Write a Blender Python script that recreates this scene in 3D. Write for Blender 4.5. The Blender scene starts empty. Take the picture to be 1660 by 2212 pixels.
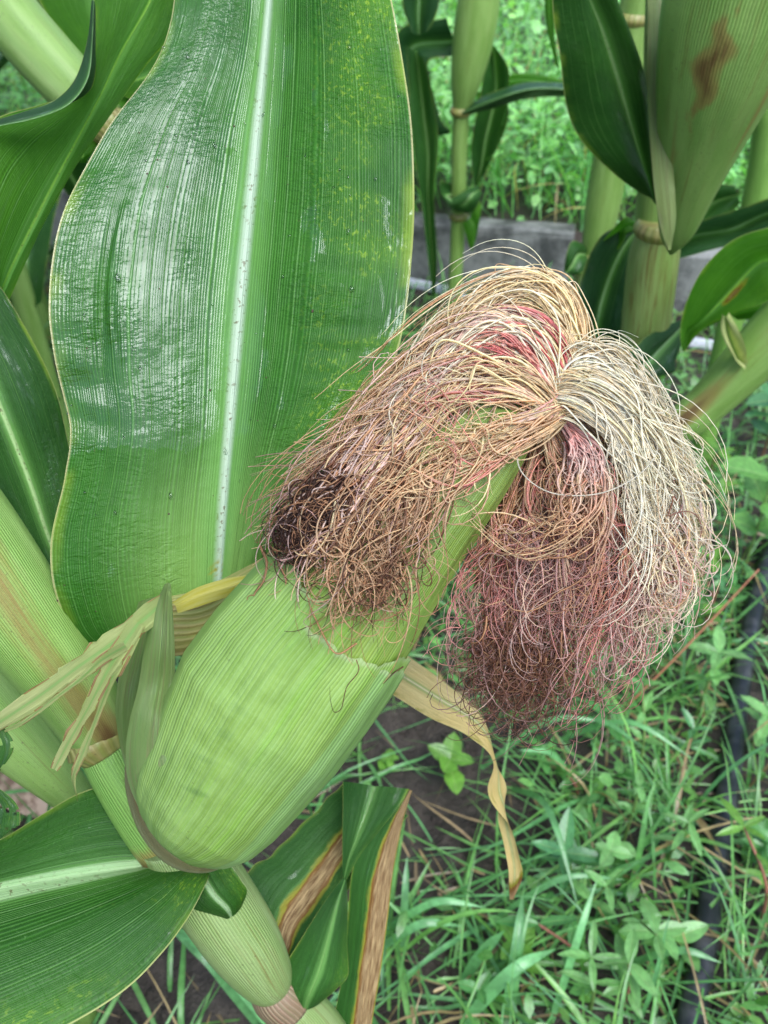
import bpy, math, random
import numpy as np
from mathutils import Vector
R = math.radians
rng = np.random.default_rng(7); random.seed(7)
scene = bpy.context.scene
COL = scene.collection

# ------------------------------------------------------------------ camera
PITCH = R(40); CH = 0.72; FPX = 1106/math.tan(R(30))      # picture measured on a 1660 x 2212 grid
CAM = np.array([0, 0, CH]); FW = np.array([0, math.cos(PITCH), -math.sin(PITCH)])
UPV = np.array([0, math.sin(PITCH), math.cos(PITCH)]); RT = np.array([1.0, 0, 0])
cd = bpy.data.cameras.new('camera'); cam = bpy.data.objects.new('camera', cd); COL.objects.link(cam)
cam.location = (0, 0, CH); cam.rotation_euler = (R(90) - PITCH, 0, 0)
cd.sensor_fit = 'VERTICAL'; cd.sensor_height = 36; cd.lens = 18/math.tan(R(30))
cd.clip_start = 0.02; cd.clip_end = 400
cd.dof.use_dof = True; cd.dof.focus_distance = 0.25; cd.dof.aperture_fstop = 22
scene.camera = cam
scene.render.resolution_x = 768; scene.render.resolution_y = 1024

# ------------------------------------------------------------------ world, sun, exposure
SUN_EL, SUN_AZ = R(60), R(152)
w = bpy.data.worlds.new('World'); scene.world = w; w.use_nodes = True
nt = w.node_tree; nt.nodes.clear()
sky = nt.nodes.new('ShaderNodeTexSky'); sky.sky_type = 'NISHITA'; sky.sun_disc = False
sky.sun_elevation = SUN_EL; sky.sun_rotation = SUN_AZ
sky.air_density = 1.0; sky.dust_density = 2.0; sky.ozone_density = 1.5
bg = nt.nodes.new('ShaderNodeBackground'); bg.inputs[1].default_value = 0.125
wo = nt.nodes.new('ShaderNodeOutputWorld')
nt.links.new(sky.outputs[0], bg.inputs[0]); nt.links.new(bg.outputs[0], wo.inputs[0])
ld = bpy.data.lights.new('sun', 'SUN'); ld.energy = 2.15; ld.angle = R(42); ld.color = (.88, .95, 1)
lo = bpy.data.objects.new('sun', ld); COL.objects.link(lo)
sd = Vector((math.sin(SUN_AZ)*math.cos(SUN_EL), math.cos(SUN_AZ)*math.cos(SUN_EL), math.sin(SUN_EL)))
lo.rotation_euler = sd.to_track_quat('Z', 'Y').to_euler(); lo.location = (-1, -1, 3)
vs = scene.view_settings; vs.view_transform = 'Standard'; vs.look = 'None'; vs.gamma = 1; vs.exposure = 1.26
scene.render.engine = 'CYCLES'

# ------------------------------------------------------------------ helpers
def P(u, v, d):
    return CAM + d*(FW + (u-830)/FPX*RT - (v-1106)/FPX*UPV)
def ray(u, v): return FW + (u-830)/FPX*RT - (v-1106)/FPX*UPV
def Q(u, v, y):                      # point on the vertical plane at distance y
    r = ray(u, v); return CAM + r*(y/r[1])
def G(u, v, z=0.0):                  # point on the ground
    r = ray(u, v); return CAM + r*((z-CH)/r[2])
def spl(pts, n):                     # Catmull-Rom through rows of numbers
    p = np.asarray(pts, float); m = len(p)
    q = np.vstack([2*p[0]-p[1], p, 2*p[-1]-p[-2]])
    t = np.linspace(0, m-1-1e-9, n); i = t.astype(int); f = (t-i)[:, None]
    a, b, c, d = q[i], q[i+1], q[i+2], q[i+3]
    return .5*((2*b)+(-a+c)*f+(2*a-5*b+4*c-d)*f**2+(-a+3*b-3*c+d)*f**3)
def nrm(v): return v/np.maximum(np.linalg.norm(v, axis=-1, keepdims=True), 1e-12)
def tag(o, label=None, cat=None, group=None, kind=None):
    if label: o['label'] = label
    if cat: o['category'] = cat
    if group: o['group'] = group
    if kind: o['kind'] = kind
    return o
def empty(name, loc=(0, 0, 0)):
    o = bpy.data.objects.new(name, None); COL.objects.link(o); o.location = loc
    o.empty_display_size = .02
    return o
def mesh(name, V, F, mat, parent=None, uv=None, attrs=None, col=None, smooth=True):
    """V (n,3) world coordinates, F (m,k) int array, or list; uv per vertex; attrs {name: per vertex float}; col per vertex rgb"""
    me = bpy.data.meshes.new(name); V = np.asarray(V, float)
    off = np.array(parent.matrix_world.translation if False else (wl(parent) if parent else (0, 0, 0)))
    V = V-off
    if isinstance(F, np.ndarray):
        m, k = F.shape
        me.vertices.add(len(V)); me.vertices.foreach_set('co', V.ravel())
        me.loops.add(m*k); me.loops.foreach_set('vertex_index', F.ravel().astype(np.int32))
        me.polygons.add(m); me.polygons.foreach_set('loop_start', np.arange(0, m*k, k, dtype=np.int32))
        me.polygons.foreach_set('loop_total', np.full(m, k, dtype=np.int32))
        me.update(calc_edges=True); me.validate()
    else:
        me.from_pydata(V.tolist(), [], F); me.update()
    li = np.empty(len(me.loops), dtype=np.int32); me.loops.foreach_get('vertex_index', li)
    if uv is not None:
        ul = me.uv_layers.new(name='UVMap'); ul.data.foreach_set('uv', np.asarray(uv, float)[li].ravel())
    for k_, a in (attrs or {}).items():
        at = me.attributes.new(k_, 'FLOAT', 'POINT'); at.data.foreach_set('value', np.asarray(a, float).ravel())
    if col is not None:
        at = me.attributes.new('tint', 'FLOAT_COLOR', 'POINT')
        c4 = np.ones((len(V), 4)); c4[:, :3] = col; at.data.foreach_set('color', c4.ravel())
    if smooth: me.polygons.foreach_set('use_smooth', np.ones(len(me.polygons), bool))
    me.materials.append(mat)
    o = bpy.data.objects.new(name, me); COL.objects.link(o)
    if parent: o.parent = parent
    return o
def wl(o):
    p = np.zeros(3)
    while o is not None:
        p = p+np.array(o.location); o = o.parent
    return p
def gridF(nr, nc, wrap=False, base=0):
    i, j = np.meshgrid(np.arange(nr-1), np.arange(nc if wrap else nc-1), indexing='ij')
    a = i*nc+j; b = i*nc+(j+1) % nc
    return (base+np.stack([a, b, b+nc, a+nc], -1)).reshape(-1, 4)

# leaf blade: rows of (L, M, R) points, optional bow towards the camera on each half
def blade(name, rows, mat, parent, nr=90, nc=41, bow=0.0, wave=0.0, wfreq=60, pts='px', ridge=.0009, stain=None, jag=0.0, cut=None, seed=0, gutter=0.0, disp=None):
    A = []
    for r in rows:
        if pts == 'px': A.append(np.concatenate([P(*r[0]), P(*r[1]), P(*r[2])]))
        else: A.append(np.concatenate(r))
    S = spl(A, nr); L, M, Rr = S[:, :3], S[:, 3:6], S[:, 6:]
    lr = np.random.default_rng(seed+11)
    along = np.concatenate([[0], np.cumsum(np.linalg.norm(np.diff(M, axis=0), axis=1))])
    s = np.linspace(-1, 1, nc)
    T = nrm(np.gradient(M, axis=0)); X = nrm(Rr-L); N = nrm(np.cross(X, T))
    view = nrm(CAM-M); sg = np.sign((N*view).sum(1, keepdims=True)); sg[sg == 0] = 1; N = N*sg[len(sg)//2]
    if jag:
        ph = lr.uniform(0, 6, 6)
        j1 = sum(np.sin(along*fr+p) for fr, p in zip((90, 210, 460), ph[:3]))/3
        j2 = sum(np.sin(along*fr+p) for fr, p in zip((80, 240, 430), ph[3:]))/3
        L = L+X*(j1*jag)[:, None]; Rr = Rr+X*(j2*jag)[:, None]
    V = np.zeros((nr, nc, 3)); p1, p2 = lr.uniform(0, 6, 2)
    for j, sj in enumerate(s):
        a = abs(sj); E = L if sj < 0 else Rr
        hw = np.linalg.norm(E-M, axis=1)
        V[:, j] = M+(E-M)*a
        b = bow if np.isscalar(bow) else (bow[0] if sj < 0 else bow[1])
        h = b*math.sin(math.pi*a)*np.minimum(hw/.03, 1)+gutter*a*np.minimum(hw/.03, 1)
        h = h+wave*a**2.5*(np.sin(along*wfreq+(p1 if sj < 0 else p2))+.5*np.sin(along*wfreq*2.3+p2))*(1 if sj < 0 else .8)
        h = h-ridge*math.exp(-(a/.05)**2)
        if disp is not None: h = h+np.array([disp(q, sj) for q in np.linspace(0, 1, nr)])
        V[:, j] += N*h[:, None]
    uv = np.stack(np.broadcast_arrays((s[None, :]+1)/2, along[:, None]), -1).reshape(-1, 2)
    att = {}
    tt = np.linspace(0, 1, nr)
    if stain is not None: att['stain'] = np.array([[stain(a, b) for b in s] for a in tt]).ravel()
    att['tpos'] = np.repeat(tt, nc)
    F = gridF(nr, nc)
    if cut is not None:
        cc = F % nc; rr_ = F//nc
        keep = np.array([not cut(tt[min(r_, nr-1)], s[c_]) for r_, c_ in zip(rr_.min(1), cc.min(1))])
        F = F[keep]
    return mesh(name, V.reshape(-1, 3), F, mat, parent, uv=uv, attrs=att)

# tube through (point, radius) with optional squash; UV: u around, v along in metres
def tube(name, C, rad, mat, parent, nr=None, ns=32, rid=0, seed=0, sq=1.0, stain=None, cap=True):
    C = np.asarray(C, float); rad = np.asarray(rad, float); nr = nr or len(C)*8
    S = spl(np.column_stack([C, rad]), nr); c, r = S[:, :3], S[:, 3]
    T = nrm(np.gradient(c, axis=0)); ref = nrm(CAM-c.mean(0))
    X = nrm(np.cross(T, ref)); Y = nrm(np.cross(X, T))
    th = np.linspace(0, 2*np.pi, ns, endpoint=False); lr = np.random.default_rng(seed)
    rr = 1+rid*sum(np.sin(k*th+lr.uniform(0, 6)) for k in (3, 7, 12, 17))/4
    V = c[:, None]+(r[:, None]*rr[None, :])[..., None]*(np.cos(th)[None, :, None]*X[:, None]+sq*np.sin(th)[None, :, None]*Y[:, None])
    along = np.concatenate([[0], np.cumsum(np.linalg.norm(np.diff(c, axis=0), axis=1))])
    uu = np.abs(th/np.pi-1); uv = np.stack(np.broadcast_arrays(uu[None, :], along[:, None]), -1).reshape(-1, 2)
    att = {'tpos': np.repeat(np.linspace(0, 1, nr), ns)}
    if stain is not None: att['stain'] = np.array([[stain(a, b/(2*np.pi)) for b in th] for a in np.linspace(0, 1, nr)]).ravel()
    V = V.reshape(-1, 3); F = gridF(nr, ns, True)
    if cap:
        n0 = len(V); V = np.vstack([V, c[0], c[-1]]); uv = np.vstack([uv, [0, 0], [0, along[-1]]])
        for k in att: att[k] = np.append(att[k], [att[k][0], att[k][n0-1]])
        j = np.arange(ns); j2 = (j+1) % ns
        f1 = np.stack([np.full(ns, n0), j2, j, j], -1); f2 = np.stack([np.full(ns, n0+1), (nr-1)*ns+j, (nr-1)*ns+j2, (nr-1)*ns+j2], -1)
        fl = F.tolist()+[[a[0], a[1], a[2]] for a in f1.tolist()]+[[a[0], a[1], a[2]] for a in f2.tolist()]
        return mesh(name, V, fl, mat, parent, uv=uv, attrs=att)
    return mesh(name, V, F, mat, parent, uv=uv, attrs=att)

# ------------------------------------------------------------------ material kit
class K:
    def __init__(s, name):
        s.m = bpy.data.materials.new(name); s.m.use_nodes = True; s.t = s.m.node_tree; s.t.nodes.clear()
        s.out = s.t.nodes.new('ShaderNodeOutputMaterial')
    def n(s, typ, **kw):
        x = s.t.nodes.new(typ)
        for k, v in kw.items(): setattr(x, k, v)
        return x
    def link(s, a, b): s.t.links.new(a, b)
    def put(s, sock, v):
        if hasattr(v, 'is_linked') or isinstance(v, bpy.types.NodeSocket): s.link(v, sock)
        else: sock.default_value = v
    def math(s, op, a, b=0.0, c=None, clamp=False):
        x = s.n('ShaderNodeMath', operation=op, use_clamp=clamp); s.put(x.inputs[0], a); s.put(x.inputs[1], b)
        if c is not None: s.put(x.inputs[2], c)
        return x.outputs[0]
    def mix(s, f, a, b, mode='MIX'):
        x = s.n('ShaderNodeMix', data_type='RGBA', blend_type=mode); s.put(x.inputs[0], f)
        for i, v in ((6, a), (7, b)): s.put(x.inputs[i], (*v, 1) if isinstance(v, tuple) and len(v) == 3 else v)
        return x.outputs[2]
    def ss(s, x, lo, hi):                # smoothstep
        m = s.n('ShaderNodeMapRange', interpolation_type='SMOOTHSTEP'); s.put(m.inputs[0], x)
        m.inputs[1].default_value = lo; m.inputs[2].default_value = hi
        if lo > hi:
            m.inputs[1].default_value = hi; m.inputs[2].default_value = lo; m.inputs[3].default_value = 1; m.inputs[4].default_value = 0
        return m.outputs[0]
    def uv(s):
        u = s.n('ShaderNodeUVMap'); u.uv_map = 'UVMap'; sp = s.n('ShaderNodeSeparateXYZ'); s.link(u.outputs[0], sp.inputs[0])
        return sp.outputs[0], sp.outputs[1]
    def vec(s, x, y, z=0.0):
        c = s.n('ShaderNodeCombineXYZ'); s.put(c.inputs[0], x); s.put(c.inputs[1], y); s.put(c.inputs[2], z); return c.outputs[0]
    def noise(s, v, scale=5.0, det=3.0, rough=.55, dist=0.0):
        x = s.n('ShaderNodeTexNoise'); s.put(x.inputs['Vector'], v); x.inputs['Scale'].default_value = scale
        x.inputs['Detail'].default_value = det; x.inputs['Roughness'].default_value = rough; x.inputs['Distortion'].default_value = dist
        return x.outputs[0]
    def attr(s, name, col=False):
        a = s.n('ShaderNodeAttribute'); a.attribute_name = name; return a.outputs[0] if col else a.outputs[2]
    def obj(s):
        return s.n('ShaderNodeTexCoord').outputs['Object']
    def rand(s):
        return s.n('ShaderNodeObjectInfo').outputs['Random']
    def bump(s, h, dist, strength=1.0, normal=None):
        b = s.n('ShaderNodeBump'); s.put(b.inputs['Height'], h); b.inputs['Distance'].default_value = dist; b.inputs['Strength'].default_value = strength
        if normal is not None: s.link(normal, b.inputs['Normal'])
        return b.outputs[0]
    def finish(s, color, rough=.5, normal=None, trans=0.0, tcol=None, spec=.5, coat=0.0, crough=.1, cnormal=None, sheen=0.0):
        p = s.n('ShaderNodeBsdfPrincipled'); s.put(p.inputs['Base Color'], (*color, 1) if isinstance(color, tuple) else color)
        s.put(p.inputs['Roughness'], rough); s.put(p.inputs['Specular IOR Level'], spec)
        s.put(p.inputs['Coat Weight'], coat); s.put(p.inputs['Coat Roughness'], crough); p.inputs['Coat IOR'].default_value = 1.58
        if normal is not None: s.link(normal, p.inputs['Normal'])
        if cnormal is not None: s.link(cnormal, p.inputs['Coat Normal'])
        res = p.outputs[0]
        if trans:
            t = s.n('ShaderNodeBsdfTranslucent'); s.put(t.inputs[0], tcol if tcol is not None else color)
            if normal is not None: s.link(normal, t.inputs[1])
            mx = s.n('ShaderNodeMixShader'); s.put(mx.inputs[0], trans); s.link(res, mx.inputs[1]); s.link(t.outputs[0], mx.inputs[2]); res = mx.outputs[0]
        s.link(res, s.out.inputs[0]); return s.m

def leaf_mat(name, g1=(.035, .13, .018), g2=(.06, .19, .025), nv=26, rib=.022, ribc=(.55, .66, .42), wet=.45, wet_sheen=0.0, pucker=.5, speck=0.0, width=.1, trans=.22, edge=(.42, .42, .16), basepale=0.0, tmul=1.7, fade=0.1):
    k = K(name); U, V = k.uv()
    c = k.math('ABSOLUTE', k.math('MULTIPLY_ADD', U, 2.0, -1.0))          # 0 midrib .. 1 margin
    p2 = k.vec(k.math('MULTIPLY', U, width), V)                           # metric plane on the leaf
    ob = k.obj()
    wob = k.noise(p2, 18, 2)
    Uw = k.math('ADD', U, k.math('MULTIPLY', k.math('SUBTRACT', wob, .5), .012))
    def lines(n, sharp, src=Uw):
        src = k.math('ADD', src, k.math('MULTIPLY', k.math('SUBTRACT', k.noise(k.vec(k.math('MULTIPLY', U, 9.0), k.math('MULTIPLY', V, 1.5)), 1.0, 2), .5), .09))
        f = k.math('FRACT', k.math('MULTIPLY', src, float(n))); d = k.math('ABSOLUTE', k.math('SUBTRACT', f, .5))
        return k.ss(d, sharp, .5)
    major = k.math('MULTIPLY', lines(nv, .42), k.ss(k.noise(k.vec(k.math('MULTIPLY', U, 40.0), k.math('MULTIPLY', V, 12)), 1.0, 2), .3, .6)); minor = lines(nv*5, .15)
    big = k.noise(p2, 22, 4, .6); fine = k.noise(k.vec(k.math('MULTIPLY', U, width*900), k.math('MULTIPLY', V, 110)), 1.0, 3, .6)
    col = k.mix(k.ss(big, .3, .7), g1, g2)
    col = k.mix(k.math('MULTIPLY', minor, .30), col, tuple(min(1, x*2.1+.015) for x in g2))
    col = k.mix(k.math('MULTIPLY', k.ss(fine, .45, .75), .25), col, tuple(x*.55 for x in g1))
    tiny = k.noise(p2, 900, 2, .6)
    col = k.mix(k.math('MULTIPLY', k.ss(tiny, .62, .74), .25), col, (.16, .32, .10))
    nearrib = k.ss(c, .45, .04)
    col = k.mix(k.math('MULTIPLY', k.math('MULTIPLY', nearrib, minor), .6), col, (.10, .26, .05))
    col = k.mix(k.math('MULTIPLY', major, .32), col, (.16, .34, .09))
    if speck:
        sp = k.math('MULTIPLY', k.ss(k.noise(k.vec(k.math('MULTIPLY', U, width*620), k.math('MULTIPLY', V, 420)), 1.0, 4, .7, .5), .53, .66),
                    k.math('MULTIPLY', k.ss(U, .62, .93), k.ss(k.noise(p2, 20, 3), .44, .60)))
        col = k.mix(k.math('MULTIPLY', sp, speck), col, (.28, .40, .03))
        col = k.mix(k.math('MULTIPLY', k.math('MULTIPLY', k.ss(U, .70, .95), k.ss(k.noise(p2, 20, 3), .42, .62)), speck*.4), col, (.12, .28, .01))
    if basepale:
        bp = k.math('MULTIPLY', k.ss(k.attr('tpos'), basepale, 0.0), k.ss(c, .85, .05))
        col = k.mix(k.math('MULTIPLY', bp, .8), col, (.26, .42, .10))
    gl = k.ss(c, .20, .02)
    col = k.mix(k.math('MULTIPLY', gl, .65), col, (.15, .33, .08))
    rb = k.ss(c, rib*2+.022, rib*2-.022)
    dirt = k.math('MULTIPLY', k.ss(k.noise(p2, 520, 3, .6), .57, .64), k.ss(k.noise(p2, 34, 2), .36, .60))
    rcol = k.mix(k.math('MULTIPLY', dirt, .8), ribc, (.10, .07, .03))
    col = k.mix(rb, col, rcol)
    ed = k.ss(c, .985, .994); col = k.mix(k.math('MULTIPLY', ed, .75), col, edge)
    yl = k.math('MULTIPLY', k.ss(c, .90, .985), k.ss(k.noise(p2, 30, 3), .45, .65)); col = k.mix(k.math('MULTIPLY', yl, .5), col, (.24, .34, .03))
    st = k.math('ADD', k.attr('stain'), k.math('MULTIPLY', k.math('SUBTRACT', k.noise(k.vec(k.math('MULTIPLY', U, width*160), k.math('MULTIPLY', V, 70)), 1.0, 5, .7), .5), .75))
    st = k.math('MULTIPLY', st, k.math('GREATER_THAN', k.attr('stain'), .02))
    col = k.mix(k.ss(st, .22, .42), col, (.26, .24, .03))
    col = k.mix(k.ss(st, .44, .52), col, (.19, .085, .02))
    scol = k.mix(k.ss(fine, .3, .7), (.13, .06, .022), (.50, .34, .17))
    col = k.mix(k.ss(st, .55, .75), col, scol)
    # bumps: veins, cross puckers, hammered texture
    pk = k.noise(k.vec(k.math('MULTIPLY', U, width*230), k.math('MULTIPLY', V, 620)), 1.0, 2, .5, .9)
    pkm = k.math('MULTIPLY', k.ss(k.noise(p2, 24, 2), .40, .60), k.ss(c, .12, .35))
    h = k.math('ADD', k.math('MULTIPLY', major, .5), k.math('MULTIPLY', minor, .22))
    h = k.math('ADD', h, k.math('MULTIPLY', k.math('MULTIPLY', pk, pkm), 3.2*pucker))
    h = k.math('ADD', h, k.math('MULTIPLY', k.noise(p2, 260, 3, .6), .9))
    nb = k.bump(h, .00028, 1.0)
    low = k.bump(k.noise(p2, 60, 2), .0012, .7, nb)
    # film of water with sharp ragged borders
    wv = k.math('ADD', k.noise(k.vec(k.math('MULTIPLY', U, width*60), k.math('MULTIPLY', V, 20)), 1.0, 5, .62, .7), 0.0)
    if wet_sheen: wv = k.math('ADD', wv, k.math('MULTIPLY', k.math('MULTIPLY', k.ss(U, .72, .30), k.ss(k.attr('tpos'), .27, .30)), wet_sheen))  # reflection's hard lower edge put into the film mask, left half only
    wm = k.math('MULTIPLY', k.ss(wv, 1-wet-.012, 1-wet+.018), k.math('SUBTRACT', 1.0, k.math('MULTIPLY', rb, .92)))
    tc = k.mix(1.0, col, (tmul, tmul*1.1, tmul*.55), 'MULTIPLY')
    rough = k.math('MULTIPLY_ADD', fine, .25, .36)
    return k.finish(col, rough, low, trans, tc, spec=.22, coat=k.math('MULTIPLY', k.math('MULTIPLY', wm, .85), k.math('MULTIPLY_ADD', k.ss(k.noise(k.vec(k.math('MULTIPLY', U, width*120), k.math('MULTIPLY', V, 60)), 1.0, 5, .7), .36, .60), .5, .5)), crough=.075, cnormal=low)

def sheath_mat(name, c1=(.15, .28, .045), c2=(.23, .37, .09), brown=.35, lines=60, rough=.42, red=0.0, trans=.12):
    k = K(name); U, V = k.uv(); p2 = k.vec(k.math('MULTIPLY', U, .06), V)
    f = k.math('FRACT', k.math('MULTIPLY', k.math('ADD', U, k.math('MULTIPLY', k.noise(p2, 30, 2), .02)), float(lines)))
    ln = k.ss(k.math('ABSOLUTE', k.math('SUBTRACT', f, .5)), .1, .5)
    col = k.mix(k.ss(k.noise(k.vec(k.math('MULTIPLY', U, 6), k.math('MULTIPLY', V, 14)), 1.0, 3), .35, .65), c1, c2)
    col = k.mix(k.math('MULTIPLY', ln, .45), col, tuple(min(1, x*1.6+.04) for x in c2))
    st = k.noise(k.vec(k.math('MULTIPLY', U, 26), k.math('MULTIPLY', V, 22)), 1.0, 5, .65, .4)
    col = k.mix(k.math('MULTIPLY', k.ss(st, .60-.18*brown, .78), brown*1.2), col, (.16, .10, .02))
    s2 = k.noise(p2, 700, 3, .6); col = k.mix(k.math('MULTIPLY', k.math('MULTIPLY', k.ss(s2, .60, .70), k.ss(k.noise(p2, 40, 2), .42, .6)), .7), col, (.08, .055, .03))
    s = k.math('ADD', k.attr('stain'), k.math('MULTIPLY', k.math('SUBTRACT', st, .5), .5)); s = k.math('MULTIPLY', s, k.math('GREATER_THAN', k.attr('stain'), .02))
    col = k.mix(k.math('MULTIPLY', k.ss(s, .15, .5), .75), col, (.26, .17, .05))
    col = k.mix(k.math('MULTIPLY', k.ss(s, .5, .85), .85), col, (.12, .055, .02))
    if red: col = k.mix(k.math('MULTIPLY', k.ss(st, .45, .7), red), col, (.28, .10, .10))
    h = k.math('ADD', k.math('MULTIPLY', ln, 1.1), k.noise(p2, 400, 3))
    sc_ = k.noise(k.vec(k.math('MULTIPLY', U, 90), k.math('MULTIPLY', V, 14)), 1.0, 5, .75)
    col = k.mix(k.math('MULTIPLY', k.ss(sc_, .54, .70), .5), col, (.12, .12, .04))
    tc = k.mix(1.0, col, (1.3, 1.5, .7), 'MULTIPLY')
    return k.finish(col, rough, k.bump(h, .00022), trans, tc, spec=.4, coat=.15, crough=.3)

def husk_mat(name, c1=(.150, .262, .036), c2=(.245, .375, .082), brown=.0, pale=(.33, .49, .20)):
    k = K(name); U, V = k.uv(); p2 = k.vec(k.math('MULTIPLY', U, .09), V)
    Uw = k.math('ADD', U, k.math('MULTIPLY', k.noise(p2, 22, 2), .03))
    def ln(n):
        f = k.math('FRACT', k.math('MULTIPLY', Uw, float(n))); return k.ss(k.math('ABSOLUTE', k.math('SUBTRACT', f, .5)), .12, .5)
    l1, l2 = ln(46), ln(150)
    n1 = k.noise(k.vec(k.math('MULTIPLY', U, 5), k.math('MULTIPLY', V, 22)), 1.0, 4, .6)
    col = k.mix(k.ss(n1, .32, .68), c1, c2)
    n2 = k.noise(k.vec(k.math('MULTIPLY', U, 24), k.math('MULTIPLY', V, 18)), 1.0, 4, .6)
    col = k.mix(k.math('MULTIPLY', k.ss(n2, .5, .75), .5), col, (.20, .44, .035))
    col = k.mix(k.math('MULTIPLY', l1, .14), col, pale); col = k.mix(k.math('MULTIPLY', l2, .20), col, pale)
    wp = k.ss(k.noise(p2, 26, 4, .6), .46, .62)
    col = k.mix(k.math('MULTIPLY', wp, .14), col, pale)
    n4 = k.noise(k.vec(k.math('MULTIPLY', U, 70), k.math('MULTIPLY', V, 26)), 1.0, 4, .65)
    col = k.mix(k.math('MULTIPLY', k.ss(n4, .46, .66), .35), col, tuple(x*.62 for x in c1))
    s2 = k.noise(p2, 650, 3, .6); col = k.mix(k.math('MULTIPLY', k.math('MULTIPLY', k.ss(s2, .64, .72), k.ss(k.noise(p2, 30, 2), .42, .6)), .5), col, (.10, .12, .03))
    s = k.math('ADD', k.attr('stain'), k.math('MULTIPLY', k.math('SUBTRACT', k.noise(p2, 200, 4, .7), .5), .5)); s = k.math('MULTIPLY', s, k.math('GREATER_THAN', k.attr('stain'), .02))
    col = k.mix(k.math('MULTIPLY', k.ss(s, .2, .9), .62), col, (.045, .11, .03))  # dark green of the painted shade between kernels
    col = k.mix(k.math('MULTIPLY', k.ss(k.attr('rim'), .3, .9), .55), col, (.36, .42, .22))
    if brown:
        st = k.noise(k.vec(k.math('MULTIPLY', U, 18), k.math('MULTIPLY', V, 26)), 1.0, 4, .65)
        col = k.mix(k.math('MULTIPLY', k.ss(st, .5, .75), brown), col, (.26, .15, .08))
    h = k.math('ADD', k.math('MULTIPLY', l1, .35), k.math('MULTIPLY', l2, .5)); h = k.math('ADD', h, k.noise(p2, 500, 3))
    nb = k.bump(k.noise(k.vec(k.math('MULTIPLY', U, 9), k.math('MULTIPLY', V, 16)), 1.0, 3), .0012, .5, k.bump(h, .00022))
    tc = k.mix(1.0, col, (1.2, 1.4, .6), 'MULTIPLY')
    return k.finish(col, .40, nb, .16, tc, spec=.45, coat=k.math('MULTIPLY', wp, .35), crough=.22)

def tint_mat(name, rough=.5, tm=(1.5, 1.7, .7), trans=.3, spec=.4, coat=0.0, noise=300, var=.5, bump=.0002, veins=False):
    k = K(name); col = k.attr('tint', True); ob = k.obj()
    n = k.noise(ob, noise, 3); c2 = k.mix(1.0, col, (1-var, 1-var, 1-var), 'MULTIPLY')
    c = k.mix(k.ss(n, .35, .65), c2, col)
    if veins:
        U, V = k.uv(); mid = k.ss(k.math('ABSOLUTE', k.math('SUBTRACT', U, .5)), .06, .01)
        d = k.math('FRACT', k.math('MULTIPLY', k.math('ADD', V, k.math('MULTIPLY', k.math('ABSOLUTE', k.math('SUBTRACT', U, .5)), -.7)), 7.0))
        lat = k.ss(k.math('ABSOLUTE', k.math('SUBTRACT', d, .5)), .40, .49)
        vn = k.math('MAXIMUM', mid, k.math('MULTIPLY', lat, .6)); c = k.mix(k.math('MULTIPLY', vn, .45), c, k.mix(.5, c, (.5, .65, .25)))
        nn = k.bump(vn, .0004)
    else: nn = k.bump(n, bump)
    tc = k.mix(1.0, c, tm, 'MULTIPLY')
    return k.finish(c, rough, nn, trans, tc, spec=spec, coat=coat, crough=.15)

M = {}
M['leaf_main'] = leaf_mat('corn_leaf_wet', fade=.2, g1=(.013, .068, .005), g2=(.026, .108, .008), nv=24, rib=.016, wet=.40, wet_sheen=.34, pucker=1.0, speck=.85, width=.11, basepale=.35, ribc=(.36, .45, .33), edge=(.45, .40, .20))
M['leaf'] = leaf_mat('corn_leaf', g1=(0.01036, 0.0518, 0.0074), g2=(0.02072, 0.0777, 0.01036), nv=18, rib=.018, wet=.46, pucker=.35, speck=.2, width=.08, ribc=(.35, .5, .22))
M['leaf_low'] = leaf_mat('corn_leaf_low', g1=(.012, .060, .005), g2=(.024, .096, .008), nv=22, rib=.05, wet=.35, pucker=.5, speck=.5, width=.09, ribc=(.30, .45, .22), trans=.25)
M['leaf_bright'] = leaf_mat('corn_leaf_backlit', g1=(0.0259, 0.1036, 0.00592), g2=(0.0481, 0.148, 0.00888), nv=18, rib=.014, wet=.33, pucker=.35, speck=.4, width=.08, trans=.5, ribc=(.25, .45, .08), tmul=2.1)  # backlight put into the colour: brighter greens, stronger translucence than the plain leaf
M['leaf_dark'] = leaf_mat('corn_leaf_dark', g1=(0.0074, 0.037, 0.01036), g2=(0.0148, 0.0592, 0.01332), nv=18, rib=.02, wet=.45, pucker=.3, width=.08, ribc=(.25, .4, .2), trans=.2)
M['leaf_fold'] = leaf_mat('corn_leaf_scorched', g1=(0.01332, 0.0629, 0.00888), g2=(0.02516, 0.0962, 0.01184), nv=20, rib=.0, wet=.42, pucker=.3, speck=.4, width=.06, ribc=(.3, .45, .15), edge=(.45, .45, .12))
M['leaf_pale'] = leaf_mat('husk_blade_pale', g1=(.22, .29, .08), g2=(.42, .42, .19), nv=12, rib=.0, wet=.3, pucker=.2, width=.03, edge=(.25, .15, .06), ribc=(.4, .5, .2))
M['leaf_dry'] = leaf_mat('corn_leaf_dry', g1=(.62, .42, .13), g2=(.70, .52, .24), nv=16, rib=.02, wet=.25, pucker=.1, width=.03, edge=(.7, .6, .4), ribc=(.7, .6, .35), trans=.25, tmul=1.1)
M['sheath'] = sheath_mat('stalk_sheath', brown=.35)
M['sheath_pale'] = sheath_mat('stalk_sheath_pale', c1=(0.17, 0.2635, 0.068), c2=(0.238, 0.323, 0.119), brown=.55, lines=42)
M['ear_far'] = sheath_mat('ear_sheath', c1=(0.1445, 0.2805, 0.051), c2=(0.221, 0.357, 0.085), brown=.45, lines=70)
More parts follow.
